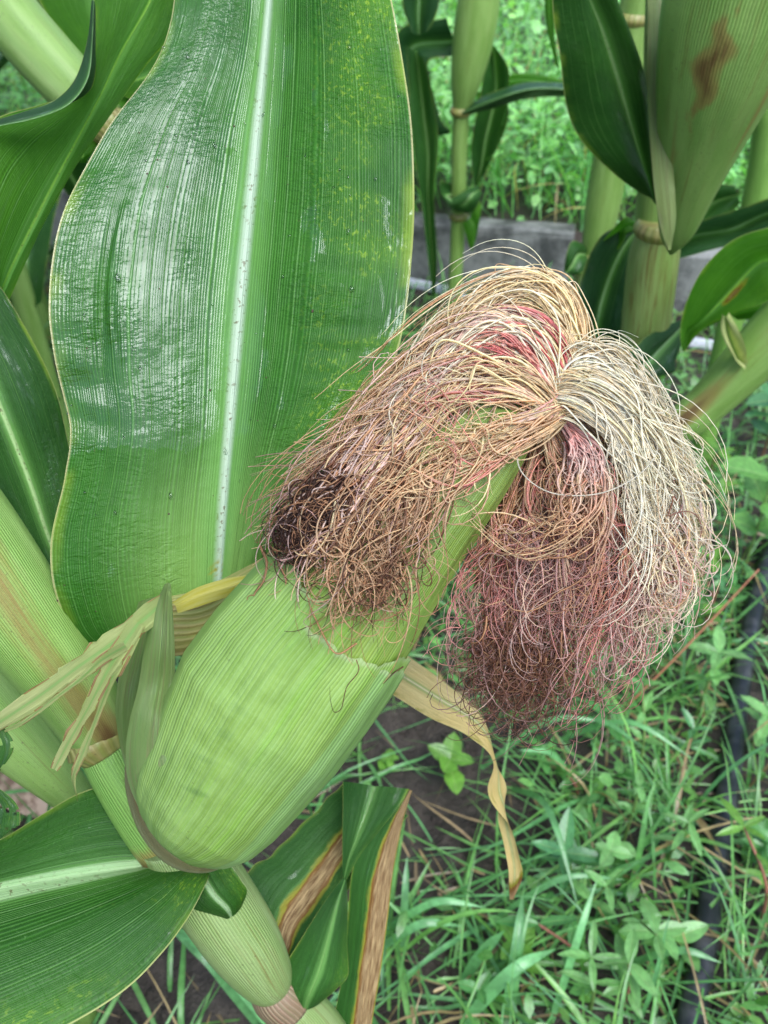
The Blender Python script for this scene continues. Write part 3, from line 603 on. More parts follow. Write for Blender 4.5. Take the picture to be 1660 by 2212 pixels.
# ------------------------------------------------------------------ silk
def lerpcol(stops, t):
    ts = [s[0] for s in stops]; c = np.array([s[1] for s in stops]); return np.stack([np.interp(t, ts, c[:, i]) for i in range(3)], -1)
CREAM = (.93, .78, .50); IVORY = (.96, .91, .76); PINK = (.82, .38, .34); ROSE = (.72, .20, .20); TAN = (.80, .58, .36); RUST = (.60, .34, .18); BROWN = (.26, .115, .065); DARK = (.06, .028, .02); MAUVE = (.60, .36, .32); PALEP = (.84, .66, .58)
def strands(name, guides, n, cols, parent, spread=(2, 14, 30), dspread=(1, 8, 14), curl=(0, 22), ck=2.5, cf=(2, 6), rad=.00030, npt=34, cut=(.72, 1.0), clump=0, seed=0, twist_only=False, wob=10):
    lr = np.random.default_rng(seed); gs = [spl(np.array(g, float), 60) for g in guides]; ng = len(gs)
    cl = lr.uniform(0, ng-1, max(clump, 1)); cz = lr.normal(0, 1, (max(clump, 1), 4)); cp = lr.uniform(0, 2*np.pi, (max(clump, 1), 4)); cq = lr.uniform(0, 1, (max(clump, 1), 4)); lone_ = .18
    t = np.linspace(0, 1, npt); Vs, Fs, Cs = [], [], []
    ns = 3; base = 0; th = np.arange(ns)*2*np.pi/ns
    ff = gridF(npt, ns, True)
    for q in range(n):
        ci = lr.integers(0, len(cl))
        w_ = np.clip(cl[ci]+lr.normal(0, .04), 0, ng-1-1e-6) if clump else lr.uniform(0, ng-1-1e-6)
        i = int(w_); f = w_-i; g = gs[i]*(1-f)+gs[min(i+1, ng-1)]*f
        L = lr.uniform(*cut); idx = t*L*59; i0 = np.minimum(idx.astype(int), 58); fr_ = (idx-i0)[:, None]
        p = g[i0]*(1-fr_)+g[i0+1]*fr_
        sp = np.interp(t, [0, .5, 1], spread); ds = np.interp(t, [0, .5, 1], dspread)
        free = (not clump) or lr.random() < lone_
        z = lr.normal(0, 1, 4) if free else cz[ci]*.95+lr.normal(0, .20, 4)
        z2 = lr.normal(0, 1, 4) if free else cz[ci][[2, 3, 0, 1]]*1.15+lr.normal(0, .24, 4); ph = lr.uniform(0, 2*np.pi, 4) if free else cp[ci]+lr.normal(0, .22, 4)
        wf = (lr.uniform(3, 8), lr.uniform(3, 8)) if free else (3+5*cq[ci, 0], 3+5*cq[ci, 1])
        mix_ = t**1.3
        du = sp*(z[0]*(1-mix_)+z2[0]*mix_)+wob*t**.7*np.sin(t*wf[0]*1.3+ph[0]); dv = sp*(z[1]*(1-mix_)+z2[1]*mix_)+wob*t**.7*np.sin(t*wf[1]*1.3+ph[1])
        dz = ds*(z[2]*(1-mix_)+z2[2]*mix_)
        am = (lr.uniform(*curl) if free else curl[0]+(curl[1]-curl[0])*np.clip(cq[ci, 2]+lr.normal(0, .12), 0, 1))*t**ck; fq = (lr.uniform(*cf) if free else cf[0]+(cf[1]-cf[0])*cq[ci, 3]+lr.normal(0, .06))*2*np.pi; sgn = lr.choice([-1, 1]) if free else (1 if cz[ci, 3] > 0 else -1)
        pha = fq*t**1.6*sgn+ph[2]
        du = du+am*np.cos(pha)-am[0]*math.cos(ph[2]); dv = dv+am*np.sin(pha); dz = dz+.6*am*np.sin(pha*.7+ph[3])
        d = .236+(p[:, 2]+dz)*.000125
        r = (p[:, 0]+du-830)/FPX; s_ = (p[:, 1]+dv-1106)/FPX
        c = CAM+d[:, None]*(FW+r[:, None]*RT-s_[:, None]*UPV)
        T = nrm(np.gradient(c, axis=0)); X = nrm(np.cross(T, np.array([.3, .2, .93]))); Y = np.cross(X, T)
        rr = rad*lr.uniform(.55, 1.35)*np.interp(t, [0, .1, .7, 1], [1.1, 1.15, .85, .35])
        flat = lr.uniform(.4, 1)
        V = c[:, None]+rr[:, None, None]*(np.cos(th)[None, :, None]*X[:, None]+flat*np.sin(th)[None, :, None]*Y[:, None])
        Vs.append(V.reshape(-1, 3)); Fs.append(ff+base); base += npt*ns
        cs = cols[lr.integers(0, len(cols))] if not clump else cols[int(abs(cz[ci, 3])*97+lr.integers(0, 2)) % len(cols)]
        cc = lerpcol(cs, t*L)*lr.uniform(.78, 1.12); Cs.append(np.repeat(cc, ns, axis=0))
    return mesh(name, np.vstack(Vs), np.vstack(Fs), M['silk'], parent, col=np.clip(np.vstack(Cs), 0, .92))

warm = [[(0, CREAM), (.3, TAN), (.6, RUST), (.85, BROWN), (1, DARK)], [(0, TAN), (.25, PINK), (.5, TAN), (.8, RUST), (1, BROWN)], [(0, CREAM), (.35, CREAM), (.6, TAN), (.85, RUST), (1, BROWN)],
        [(0, CREAM), (.3, PALEP), (.6, PALEP), (.85, MAUVE), (1, MAUVE)], [(0, TAN), (.15, PINK), (.4, TAN), (.7, RUST), (1, BROWN)], [(0, CREAM), (.3, TAN), (.7, TAN), (1, RUST)]]
pinky = [[(0, TAN), (.10, PINK), (.35, PALEP), (.6, TAN), (1, BROWN)], [(0, PINK), (.12, ROSE), (.3, PINK), (.5, PALEP), (.8, TAN), (1, BROWN)], [(0, CREAM), (.4, CREAM), (.7, TAN), (1, RUST)], [(0, CREAM), (.3, PALEP), (.6, TAN), (1, RUST)]]
blond = [[(0, CREAM), (.5, IVORY), (.8, CREAM), (1, TAN)], [(0, CREAM), (.4, CREAM), (.7, TAN), (1, RUST)], [(0, TAN), (.3, CREAM), (.7, TAN), (1, RUST)], [(0, CREAM), (.4, TAN), (.8, RUST), (1, BROWN)]]
# guides of the left tuft: upper blond arch, then rose bank, then the tan locks over the ear
LA = [[(1218, 850, 10), (1248, 760, 5), (1235, 670, 0), (1190, 612, -5), (1110, 618, -10), (1030, 665, -15), (950, 740, -15), (880, 830, -15), (810, 900, -15), (740, 970, -15)],
      [(1205, 860, 0), (1222, 770, -10), (1190, 690, -20), (1120, 650, -25), (1040, 680, -25), (960, 750, -25), (880, 850, -25), (800, 920, -20), (730, 1000, -15), (670, 1080, -10)]]
LB = [[(1200, 862, -5), (1195, 780, -22), (1150, 710, -35), (1075, 690, -40), (990, 750, -40), (900, 855, -40), (820, 940, -35), (740, 1010, -30), (680, 1090, -20), (620, 1150, -10), (590, 1180, 0)],
      [(1188, 868, -5), (1160, 800, -30), (1100, 745, -42), (1020, 760, -48), (940, 840, -52), (860, 930, -48), (780, 1000, -42), (700, 1070, -36), (640, 1130, -28), (610, 1200, -15)]]
LC = [[(1184, 872, -25), (1135, 812, -50), (1065, 785, -46), (985, 805, -52), (905, 885, -56), (830, 960, -52), (760, 1040, -46), (690, 1120, -42), (640, 1190, -38), (640, 1250, -34)],
      [(1178, 878, -40), (1100, 838, -88), (1020, 838, -84), (940, 880, -60), (865, 955, -65), (800, 1040, -66), (750, 1120, -62), (715, 1200, -60), (700, 1280, -58)]]
LD = [[(1192, 890, -30), (1130, 905, -88), (1045, 925, -100), (975, 970, -102), (900, 1020, -102), (840, 1090, -100), (800, 1170, -102), (770, 1270, -106), (750, 1340, -108)],
      [(1197, 905, -30), (1155, 935, -80), (1080, 985, -98), (1010, 1040, -102), (945, 1085, -104), (890, 1150, -106), (850, 1240, -108), (810, 1320, -110)]]
s0 = strands('silk_tuft', LA, 300, blond, ear, spread=(22, 24, 30), curl=(4, 44), ck=2.2, cf=(.6, 2.2), wob=14, clump=30, seed=20, cut=(.5, .98), rad=.00028)
s0['label'] = 'blond silk arching over the top'
s1 = strands('silk_tuft', LB, 420, pinky+[warm[2], warm[3], warm[3], blond[0]], ear, spread=(24, 28, 38), curl=(6, 60), ck=2.2, cf=(.6, 2.2), wob=16, clump=42, seed=21, cut=(.55, 1.0), rad=.00028)
s1['label'] = 'tan and rose silk swept left over the ear'
strands('silk_tuft', LC, 230, warm+[warm[3], blond[0], blond[2]], ear, spread=(18, 28, 48), curl=(8, 74), ck=1.8, cf=(.6, 2.2), wob=18, clump=30, seed=22, cut=(.4, .95), rad=.00028)
strands('silk_tuft', LD, 150, [[(0, PINK), (.12, PALEP), (.3, CREAM), (.5, TAN), (.8, BROWN), (1, DARK)], [(0, CREAM), (.2, TAN), (.4, PINK), (.6, TAN), (1, BROWN)], [(0, TAN), (.3, CREAM), (.55, CREAM), (.8, TAN), (1, RUST)], [(0, CREAM), (.4, CREAM), (1, TAN)]], ear,
        spread=(11, 18, 60), curl=(10, 70), ck=1.8, cf=(.6, 2.2), wob=16, clump=12, seed=23, cut=(.35, .95), rad=.00028)
strands('silk_tuft', [[(1130, 905, -70), (1150, 885, -62), (1185, 868, -40), (1215, 850, -15)], [(1140, 925, -70), (1170, 910, -62), (1200, 890, -40), (1230, 870, -12)], [(1150, 945, -60), (1185, 930, -48), (1215, 905, -24), (1240, 880, -5)]], 130,
        [[(0, TAN), (1, CREAM)], [(0, TAN), (.5, CREAM), (1, CREAM)], [(0, PALEP), (1, PINK)], [(0, CREAM), (1, CREAM)]], ear, spread=(9, 9, 9), dspread=(4, 4, 4), curl=(0, 4), seed=29, cut=(.7, 1), rad=.00028, wob=3)
# rose patch near the root
strands('silk_tuft', [[(1190, 850, -18), (1168, 790, -38), (1125, 742, -48), (1070, 725, -52), (1010, 750, -55)], [(1178, 858, -18), (1140, 808, -42), (1095, 778, -52), (1040, 775, -56), (990, 800, -58)]], 70,
        [[(0, PINK), (.3, ROSE), (.7, PINK), (1, PALEP)], [(0, PALEP), (.3, PINK), (.7, ROSE), (1, TAN)], [(0, TAN), (.5, PINK), (1, TAN)]], ear, spread=(7, 10, 12), curl=(0, 6), clump=8, seed=26, cut=(.6, 1), rad=.00032)
# loose curls at the ends of the left tuft
CU = [[(760, 960, -60), (700, 1040, -66), (650, 1110, -66), (610, 1170, -62), (640, 1230, -70)], [(840, 980, -84), (770, 1080, -92), (720, 1160, -96), (690, 1240, -98), (680, 1320, -100)], [(900, 1010, -100), (850, 1100, -106), (810, 1190, -108), (770, 1280, -112), (780, 1370, -114)], [(960, 1040, -100), (930, 1110, -106), (900, 1190, -108), (880, 1260, -104), (840, 1330, -106)]]
dk = [[(0, TAN), (.4, RUST), (1, BROWN)], [(0, MAUVE), (.6, PALEP), (1, MAUVE)], [(0, BROWN), (.5, RUST), (1, BROWN)], [(0, RUST), (.6, TAN), (1, RUST)], [(0, BROWN), (1, DARK)], [(0, TAN), (1, RUST)]]
strands('silk_tuft', CU, 120, dk, ear, spread=(22, 36, 44), dspread=(6, 8, 8), curl=(24, 75), ck=.9, cf=(.5, 1.7), seed=24, cut=(.5, 1.0), rad=.00026, npt=60)
strands('silk_tuft', [[(700, 1200, -112), (690, 1270, -114), (720, 1340, -116)], [(780, 1220, -116), (790, 1300, -118), (760, 1370, -120)], [(880, 1190, -114), (900, 1270, -112), (870, 1330, -114)]], 46, [dk[0], dk[3], dk[4], dk[5]], ear, spread=(24, 34, 40), dspread=(2, 3, 3), curl=(16, 56), ck=.8, cf=(.6, 1.8), seed=39, cut=(.5, 1), rad=.00022, npt=56)
strands('silk_tuft', CU[1:], 60, [dk[0], dk[4], dk[3]], ear, spread=(30, 40, 46), dspread=(5, 6, 8), curl=(20, 50), ck=.8, cf=(1.2, 2.6), seed=27, cut=(.6, 1.0), rad=.00020, npt=64)
strands('silk_tuft', [[(720, 1020, -80), (660, 1090, -80), (620, 1150, -75), (630, 1200, -80)], [(770, 1050, -92), (720, 1100, -94), (670, 1150, -92), (660, 1210, -95)]], 300, [[(0, BROWN), (.4, DARK), (1, DARK)], [(0, RUST), (1, BROWN)], [(0, DARK), (1, DARK)]], ear,
        spread=(14, 20, 18), dspread=(6, 8, 8), curl=(6, 34), ck=.9, cf=(1, 3.5), seed=25, cut=(.5, 1.0), rad=.00024, npt=54)
strands('silk_tuft', CU[:2]+[[(880, 960, -75), (800, 1030, -80), (740, 1100, -82), (700, 1160, -80)]], 80, [[(0, PALEP), (1, PALEP)], [(0, CREAM), (1, TAN)], [(0, PALEP), (1, MAUVE)]], ear, spread=(24, 30, 30), dspread=(4, 5, 5), curl=(16, 60), ck=.9, cf=(.5, 1.4), seed=28, cut=(.4, .9), rad=.00028, npt=60)
# right tuft
ivory = [[(0, CREAM), (.3, IVORY), (.7, IVORY), (1, PALEP)], [(0, CREAM), (.4, IVORY), (.8, CREAM), (1, PALEP)], [(0, TAN), (.2, CREAM), (.6, IVORY), (1, MAUVE)], [(0, CREAM), (.5, IVORY), (1, IVORY)], [(0, IVORY), (.6, IVORY), (1, PALEP)]]
mauv = [[(0, TAN), (.3, TAN), (.6, MAUVE), (1, BROWN)], [(0, CREAM), (.4, RUST), (.7, PINK), (1, MAUVE)], [(0, RUST), (.5, RUST), (.8, MAUVE), (1, DARK)], [(0, TAN), (.4, PALEP), (1, MAUVE)], [(0, CREAM), (.4, TAN), (.8, PALEP), (1, MAUVE)], [(0, RUST), (.5, MAUVE), (1, BROWN)], [(0, TAN), (.5, PINK), (1, MAUVE)]]
RTG = [
 [(1215, 835, 5), (1242, 785, -5), (1289, 752, -10), (1350, 775, -10), (1407, 860, 0), (1450, 962, 12), (1476, 1068, 25), (1481, 1156, 35), (1455, 1226, 45)],
 [(1210, 848, 0), (1259, 800, -26), (1324, 812, -32), (1387, 900, -24), (1430, 997, -5), (1453, 1094, 10), (1455, 1182, 20), (1429, 1261, 30)],
 [(1205, 862, -8), (1259, 842, -42), (1329, 880, -50), (1381, 958, -40), (1410, 1050, -20), (1420, 1138, -5), (1411, 1226, 10), (1376, 1305, 20)],
 [(1205, 875, -10), (1250, 880, -48), (1311, 931, -56), (1355, 1010, -48), (1375, 1103, -30), (1376, 1200, -10), (1342, 1296, 5), (1298, 1358, 10)]]
s2 = strands('silk_tuft', RTG, 900, ivory, ear, spread=(22, 26, 34), dspread=(3, 12, 18), curl=(10, 60), ck=2.4, cf=(.5, 1.8), clump=70, seed=31, cut=(.58, .94), rad=.00028, wob=12)
s2['label'] = 'cream silk falling to the right of the ear tip'
RTB = [
 [(1205, 895, 0), (1270, 950, -10), (1330, 1050, -10), (1365, 1170, 0), (1365, 1290, 10), (1320, 1390, 15), (1290, 1460, 20)],
 [(1195, 905, 0), (1240, 980, 10), (1280, 1090, 10), (1295, 1210, 15), (1280, 1330, 20), (1250, 1420, 25), (1220, 1500, 25)],
 [(1190, 910, 10), (1205, 990, 30), (1220, 1100, 35), (1215, 1220, 35), (1190, 1340, 35), (1160, 1440, 35), (1150, 1530, 35)],
 [(1185, 915, 20), (1165, 990, 45), (1145, 1090, 55), (1120, 1210, 55), (1090, 1330, 55), (1075, 1430, 50), (1100, 1540, 45)],
 [(1180, 920, 30), (1135, 1000, 60), (1095, 1100, 70), (1070, 1220, 70), (1045, 1330, 65), (1030, 1420, 60), (1010, 1500, 55)]]
s3 = strands('silk_tuft', RTB, 700, mauv, ear, spread=(14, 30, 40), dspread=(6, 26, 30), curl=(12, 64), ck=1.3, cf=(.6, 2.6), clump=90, seed=32, cut=(.55, 1.0), rad=.00025, npt=50, wob=26)
s3['label'] = 'mauve and brown curly silk hanging below'
MV = [[(0, MAUVE), (1, PALEP)], [(0, PALEP), (1, MAUVE)], [(0, PINK), (1, MAUVE)], [(0, BROWN), (1, MAUVE)], [(0, TAN), (1, RUST)], [(0, PALEP), (1, PINK)]]
strands('silk_tuft', [[(x0, 1080+20*k, 10*k), (x0+10, 1180, 10), (x0-10, 1280, 15), (x0-30, 1380, 20)] for k, x0 in enumerate((1440, 1360, 1270, 1180, 1100))], 330,
        MV, ear, spread=(30, 38, 44), dspread=(18, 22, 24), curl=(12, 60), ck=.9, cf=(.6, 3), seed=33, cut=(.4, 1), rad=.00022, npt=50, wob=25)
strands('silk_tuft', [[(1450, 1120, 0), (1490, 1180, 0), (1485, 1260, 10), (1430, 1320, 10)], [(1380, 1200, 0), (1410, 1280, 0), (1380, 1350, 10), (1330, 1400, 10)]], 150,
        [[(0, IVORY), (1, PALEP)], [(0, PALEP), (1, PALEP)], [(0, CREAM), (1, IVORY)]], ear, spread=(22, 28, 30), dspread=(14, 18, 20), curl=(14, 50), ck=.9, cf=(.6, 2.2), seed=34, cut=(.4, 1), rad=.00025, npt=50)
strands('silk_tuft', [[(1060, 1330, 30), (1040, 1390, 30), (1010, 1450, 30), (1010, 1520, 30)], [(1130, 1380, 20), (1120, 1440, 20), (1110, 1500, 20), (1110, 1570, 20)], [(1220, 1380, 20), (1230, 1440, 20), (1220, 1500, 20), (1190, 1550, 20)]], 230,
        [[(0, BROWN), (1, DARK)], [(0, MAUVE), (1, BROWN)], [(0, RUST), (1, DARK)], [(0, BROWN), (1, BROWN)]], ear, spread=(30, 38, 36), dspread=(14, 18, 20), curl=(14, 60), ck=.9, cf=(.6, 3), seed=35, cut=(.4, 1), rad=.00019, npt=54)
# sweeping orange arcs across the gap
strands('silk_tuft', [[(1225, 930, -20), (1245, 990, -60), (1228, 1050, -80), (1160, 1090, -85), (1060, 1080, -85), (960, 1040, -85)], [(1235, 940, -20), (1272, 1020, -60), (1270, 1120, -80), (1210, 1180, -85), (1110, 1180, -85), (1010, 1130, -85), (930, 1080, -85)],
                      [(1240, 950, -20), (1300, 1050, -60), (1320, 1160, -75), (1260, 1250, -80), (1160, 1275, -80), (1060, 1230, -80), (960, 1160, -80)]], 40,
        [[(0, PINK), (.2, PALEP), (.5, TAN), (1, RUST)], [(0, PINK), (.4, TAN), (.8, CREAM), (1, TAN)], [(0, PALEP), (.5, RUST), (1, TAN)], [(0, CREAM), (.5, RUST), (1, BROWN)]], ear,
        spread=(10, 34, 44), dspread=(2, 14, 20), curl=(4, 34), clump=9, seed=36, cut=(.35, 1), rad=.00029, wob=26)
strands('silk_tuft', [[(1215, 915, -20), (1235, 960, -50), (1240, 1020, -65), (1225, 1090, -70)], [(1222, 910, -20), (1275, 960, -55), (1320, 1030, -65), (1350, 1100, -60)]], 46,
        [[(0, PALEP), (.3, PINK), (.7, PALEP), (1, TAN)], [(0, PINK), (.6, PALEP), (1, CREAM)]], ear, spread=(6, 12, 24), curl=(0, 16), clump=8, seed=37, cut=(.6, 1), rad=.00031)
# strands crossing loosely in front of both tufts
for q, (g_, n_, c_) in enumerate([(LB, 18, IVORY), (LC, 26, CREAM), (LA, 14, CREAM), (RTG[:2], 16, IVORY), (LD, 18, TAN), (RTG[2:], 12, IVORY)]):
    strands('silk_tuft', [[(a, b-4, c-12) for a, b, c in g] for g in g_], n_, [[(0, c_), (1, c_)], [(0, c_), (.7, c_), (1, PALEP)]], ear, spread=(12, 34, 40), dspread=(2, 8, 12), curl=(10, 46), ck=1.3, cf=(.5, 1.6), seed=90+q, cut=(.4, .95), rad=.00031, npt=50, wob=24)
# single long loops
lone = [[(1200, 850, -20), (1160, 900, -60), (1128, 960, -80), (1135, 1020, -85), (1200, 1065, -90), (1300, 1068, -90), (1380, 1035, -85), (1425, 985, -70), (1420, 940, -60)],
        [(1200, 840, -20), (1300, 870, -50), (1400, 900, -50), (1480, 925, -30), (1525, 955, -10), (1520, 1000, 0), (1490, 1025, 10)],
        [(1210, 830, -20), (1290, 790, -40), (1370, 790, -40), (1400, 830, -35), (1400, 890, -30)],
        [(1200, 860, -20), (1210, 700, -45), (1150, 625, -45), (1060, 640, -40), (1000, 690, -35), (950, 680, -30), (960, 740, -30)],
        [(1190, 860, -20), (1080, 800, -60), (960, 830, -80), (880, 900, -90), (845, 960, -95), (860, 1020, -95), (930, 1000, -95)],
        [(900, 900, -90), (875, 960, -95), (900, 1010, -95), (935, 960, -95), (890, 930, -92)], [(1190, 870, -20), (1060, 870, -70), (980, 860, -80), (900, 900, -85), (930, 960, -90), (1000, 940, -90)],
        [(1470, 1010, -10), (1530, 1060, 0), (1540, 1110, 5), (1510, 1140, 10), (1480, 1150, 10)], [(1290, 1330, 0), (1340, 1330, 0), (1390, 1390, 0), (1360, 1430, 5), (1290, 1410, 10)],
        [(850, 810, -40), (810, 830, -45), (805, 790, -45), (840, 770, -45), (870, 800, -40)], [(760, 930, -45), (735, 920, -45), (740, 900, -50), (770, 910, -50), (800, 960, -50)],
        [(690, 1020, -50), (660, 1000, -50), (665, 965, -50), (705, 965, -52), (730, 1000, -55)], [(620, 1100, -50), (590, 1130, -48), (585, 1170, -46), (610, 1210, -45), (650, 1220, -48)],
        [(640, 1180, -55), (600, 1190, -52), (620, 1260, -55), (610, 1310, -55), (660, 1340, -60), (690, 1290, -65)], [(770, 1390, -102), (720, 1410, -102), (680, 1340, -95), (670, 1290, -90)],
        [(560, 1180, -25), (575, 1220, -30), (560, 1270, -30), (548, 1290, -30)], [(1500, 1150, 10), (1540, 1190, 10), (1500, 1230, 15), (1460, 1190, 15)]]
strl = [IVORY, IVORY, IVORY, IVORY, CREAM, TAN, CREAM, IVORY, PALEP, PALEP, TAN, TAN, RUST, RUST, RUST, RUST, IVORY]
for q, (g, c_) in enumerate(zip(lone, strl)):
    strands('silk_strand', [g, g], 1, [[(0, c_), (1, tuple(x*.85 for x in c_))]], ear, spread=(2, 6, 8), dspread=(1, 2, 3), curl=(0, 4), seed=50+q, cut=(.97, 1), rad=.00030, npt=48, wob=3)
strands('silk_tuft', [[(1215, 960, 0), (1225, 1020, -12), (1215, 1080, -16), (1180, 1130, -14)], [(1260, 980, -5), (1290, 1060, -18), (1290, 1140, -20), (1260, 1210, -16)]], 120,
        [[(0, CREAM), (.4, TAN), (1, RUST)], [(0, TAN), (.5, PINK), (1, MAUVE)], [(0, PALEP), (1, RUST)]], ear, spread=(26, 40, 46), dspread=(6, 14, 16), curl=(14, 60), ck=1, cf=(.5, 2), seed=38, cut=(.5, 1), rad=.00026, npt=50)
# stray dark threads lying on the husk
for q, g in enumerate([[(770, 1425, -108), (775, 1450, -108), (752, 1480, -108), (745, 1500, -108), (738, 1530, -107), (722, 1538, -106), (714, 1510, -106), (713, 1485, -106)], [(872, 1440, -78), (850, 1455, -82), (828, 1478, -84)], [(700, 1330, -100), (668, 1360, -98), (672, 1400, -98)]]):
    strands('silk_strand', [g, g], 1, [[(0, BROWN), (1, DARK)]], ear, spread=(0, 0, 0), dspread=(0, 0, 0), curl=(0, 0), seed=80+q, cut=(1, 1), rad=.00016, npt=48, wob=0)

# ------------------------------------------------------------------ neighbouring corn plants
def Qr(rows, y0):        # rows of three (u, v, dy) on a vertical plane y0
    return [tuple(Q(a, b, y0+c) for a, b, c in r) for r in rows]
def pxw(p, px): return px*np.dot(p-CAM, FW)/FPX            # picture pixels to metres at that point
def stalk_of(root, pts, mat='sheath', nodes=(), name='stalk', seed=0, rid=.01):
    C = [p for p, r in pts]; o = tube(name, C, [r for p, r in pts], M[mat], root, nr=60, ns=28, rid=rid, seed=seed)
    for p, r, d in nodes: tube('node', [p-d*.006, p, p+d*.006], [r*.95, r*1.12, r*.95], M['node'], root, nr=8, ns=24)
    return o

# A: slim plant in the middle distance
ya = 1.25; base = G(980, 690)
ya = base[1]; A_ = tag(empty('corn_plant', tuple(base)), 'slim corn plant standing alone in the middle distance, just left of the silk', 'corn plant')
pt = lambda u, v, w_, y=ya: (Q(u, v, y), pxw(Q(u, v, y), w_))
stalk_of(A_, [(base-np.array([0, 0, .03]), .014), pt(984, 600, 15), pt(990, 480, 16), pt(992, 350, 17), pt(997, 240, 18)], 'sheath', [(Q(991, 465, ya), pxw(Q(991, 465, ya), 20), np.array([0, 0, 1]))])
stalk_of(A_, [pt(997, 235, 19), pt(1008, 170, 34), pt(1022, 90, 44), pt(1035, 0, 46), pt(1050, -120, 38), pt(1060, -300, 20)], 'sheath', [(Q(996, 240, ya), pxw(Q(996, 240, ya), 22), np.array([0, 0, 1]))], name='sheath')
def bl(root, rows, y0, mat, seed, **kw): return blade('leaf', Qr(rows, y0), M[mat], root, nr=50, nc=25, pts='w', ridge=.0015, seed=seed, **{**dict(bow=.006, wave=.003, wfreq=35), **kw})
bl(A_, [((1045, 30, 0), (1060, 60, .02), (1075, 110, 0)), ((1050, 120, 0), (1070, 150, .03), (1100, 150, 0)), ((1040, 190, 0), (1070, 210, .03), (1098, 200, 0)), ((1020, 300, 0), (1050, 300, .03), (1095, 270, 0)), ((1020, 370, 0), (1040, 360, .03), (1070, 330, 0)), ((1025, 400, 0), (1030, 400, .03), (1035, 395, 0))], ya+.03, 'leaf', 41)
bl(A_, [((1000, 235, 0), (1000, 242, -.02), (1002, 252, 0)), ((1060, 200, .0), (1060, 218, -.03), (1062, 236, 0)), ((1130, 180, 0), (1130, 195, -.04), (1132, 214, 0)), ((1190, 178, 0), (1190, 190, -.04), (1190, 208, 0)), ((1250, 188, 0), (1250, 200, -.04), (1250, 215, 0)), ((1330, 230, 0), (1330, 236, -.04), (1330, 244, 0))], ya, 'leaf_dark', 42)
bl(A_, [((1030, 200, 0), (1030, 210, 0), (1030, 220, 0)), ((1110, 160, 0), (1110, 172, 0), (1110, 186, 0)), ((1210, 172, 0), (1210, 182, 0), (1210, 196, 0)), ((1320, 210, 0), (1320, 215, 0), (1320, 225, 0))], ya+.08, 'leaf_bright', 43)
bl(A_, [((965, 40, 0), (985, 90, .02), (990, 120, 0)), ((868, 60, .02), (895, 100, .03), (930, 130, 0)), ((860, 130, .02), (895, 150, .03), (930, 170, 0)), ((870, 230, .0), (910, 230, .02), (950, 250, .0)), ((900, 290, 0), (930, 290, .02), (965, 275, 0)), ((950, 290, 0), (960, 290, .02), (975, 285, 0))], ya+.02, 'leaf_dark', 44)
bl(A_, [((880, 100, 0), (900, 110, .02), (915, 125, 0)), ((885, 230, 0), (915, 240, .02), (940, 240, 0)), ((895, 330, 0), (925, 330, .02), (948, 320, 0)), ((910, 430, 0), (925, 430, .02), (938, 420, 0)), ((925, 560, 0), (935, 560, .02), (945, 550, 0)), ((935, 640, 0), (938, 640, .02), (941, 640, 0))], ya-.04, 'leaf', 45)
bl(A_, [((975, 400, 0), (980, 420, .0), (985, 440, 0)), ((948, 395, -.02), (965, 425, -.03), (990, 460, -.01)), ((960, 430, -.03), (1000, 440, -.04), (1020, 460, -.02)), ((1005, 410, -.03), (1020, 420, -.04), (1035, 440, -.02)), ((1035, 400, 0), (1036, 410, 0), (1038, 420, 0))], ya, 'leaf', 46)
bl(A_, [((1000, 480, 0), (1015, 470, 0), (1030, 430, 0)), ((1010, 520, 0), (1025, 490, 0), (1040, 450, 0)), ((1020, 545, 0), (1024, 530, 0), (1030, 510, 0))], ya-.02, 'leaf_bright', 47)
bl(A_, [((880, -60, 0), (910, -60, .02), (960, -60, 0)), ((870, 10, 0), (905, 20, .02), (945, 25, 0)), ((890, 70, 0), (905, 75, .02), (925, 65, 0))], ya-.1, 'leaf_dark', 48)
# B: stout plant on the right with an ear
yb = .62; B_ = tag(empty('corn_plant', (float(Q(1290, 1250, yb)[0]), yb, 0)), 'stout corn plant at the right with a blemished ear and drooping leaves', 'corn plant')
pt = lambda u, v, w_, y=yb: (Q(u, v, y), pxw(Q(u, v, y), w_))
stalk_of(B_, [(np.array([Q(1290, 1250, yb)[0], yb, -.02]), .018), pt(1340, 980, 46), pt(1385, 770, 50), pt(1400, 660, 53), pt(1412, 560, 54), pt(1425, 500, 48)], 'sheath_brown', [(Q(1425, 495, yb), pxw(Q(1425, 495, yb), 50), np.array([0, 0, 1]))], name='sheath')
stalk_of(B_, [pt(1400, 620, 36, yb+.01), pt(1410, 460, 36, yb+.01), pt(1420, 300, 36, yb+.01), pt(1432, 150, 40), pt(1440, 0, 44), pt(1448, -200, 44), pt(1452, -500, 30)], 'sheath', [(Q(1425, 210, yb), pxw(Q(1425, 210, yb), 42), np.array([0, 0, 1]))])
stalk_of(B_, [pt(1422, 205, 30, yb-.02), pt(1432, 100, 40, yb-.02), pt(1440, 0, 44, yb-.02), pt(1450, -200, 46, yb-.01)], 'sheath_brown', name='sheath', seed=3)
def bstain(t, a):
    x = (t-.60)/.16; y = (a-.27+.10*(t-.6)+.012*math.sin(t*60))/(.024+.012*math.sin(t*23)); return .82*math.exp(-(x*x+y*y))+.5*math.exp(-((a-.10)/.02)**2-((t-.55)/.25)**2)+.45*math.exp(-((a-.41)/.014)**2-((t-.30)/.25)**2)+.4*math.exp(-((a-.33)/.012)**2-((t-.42)/.12)**2)
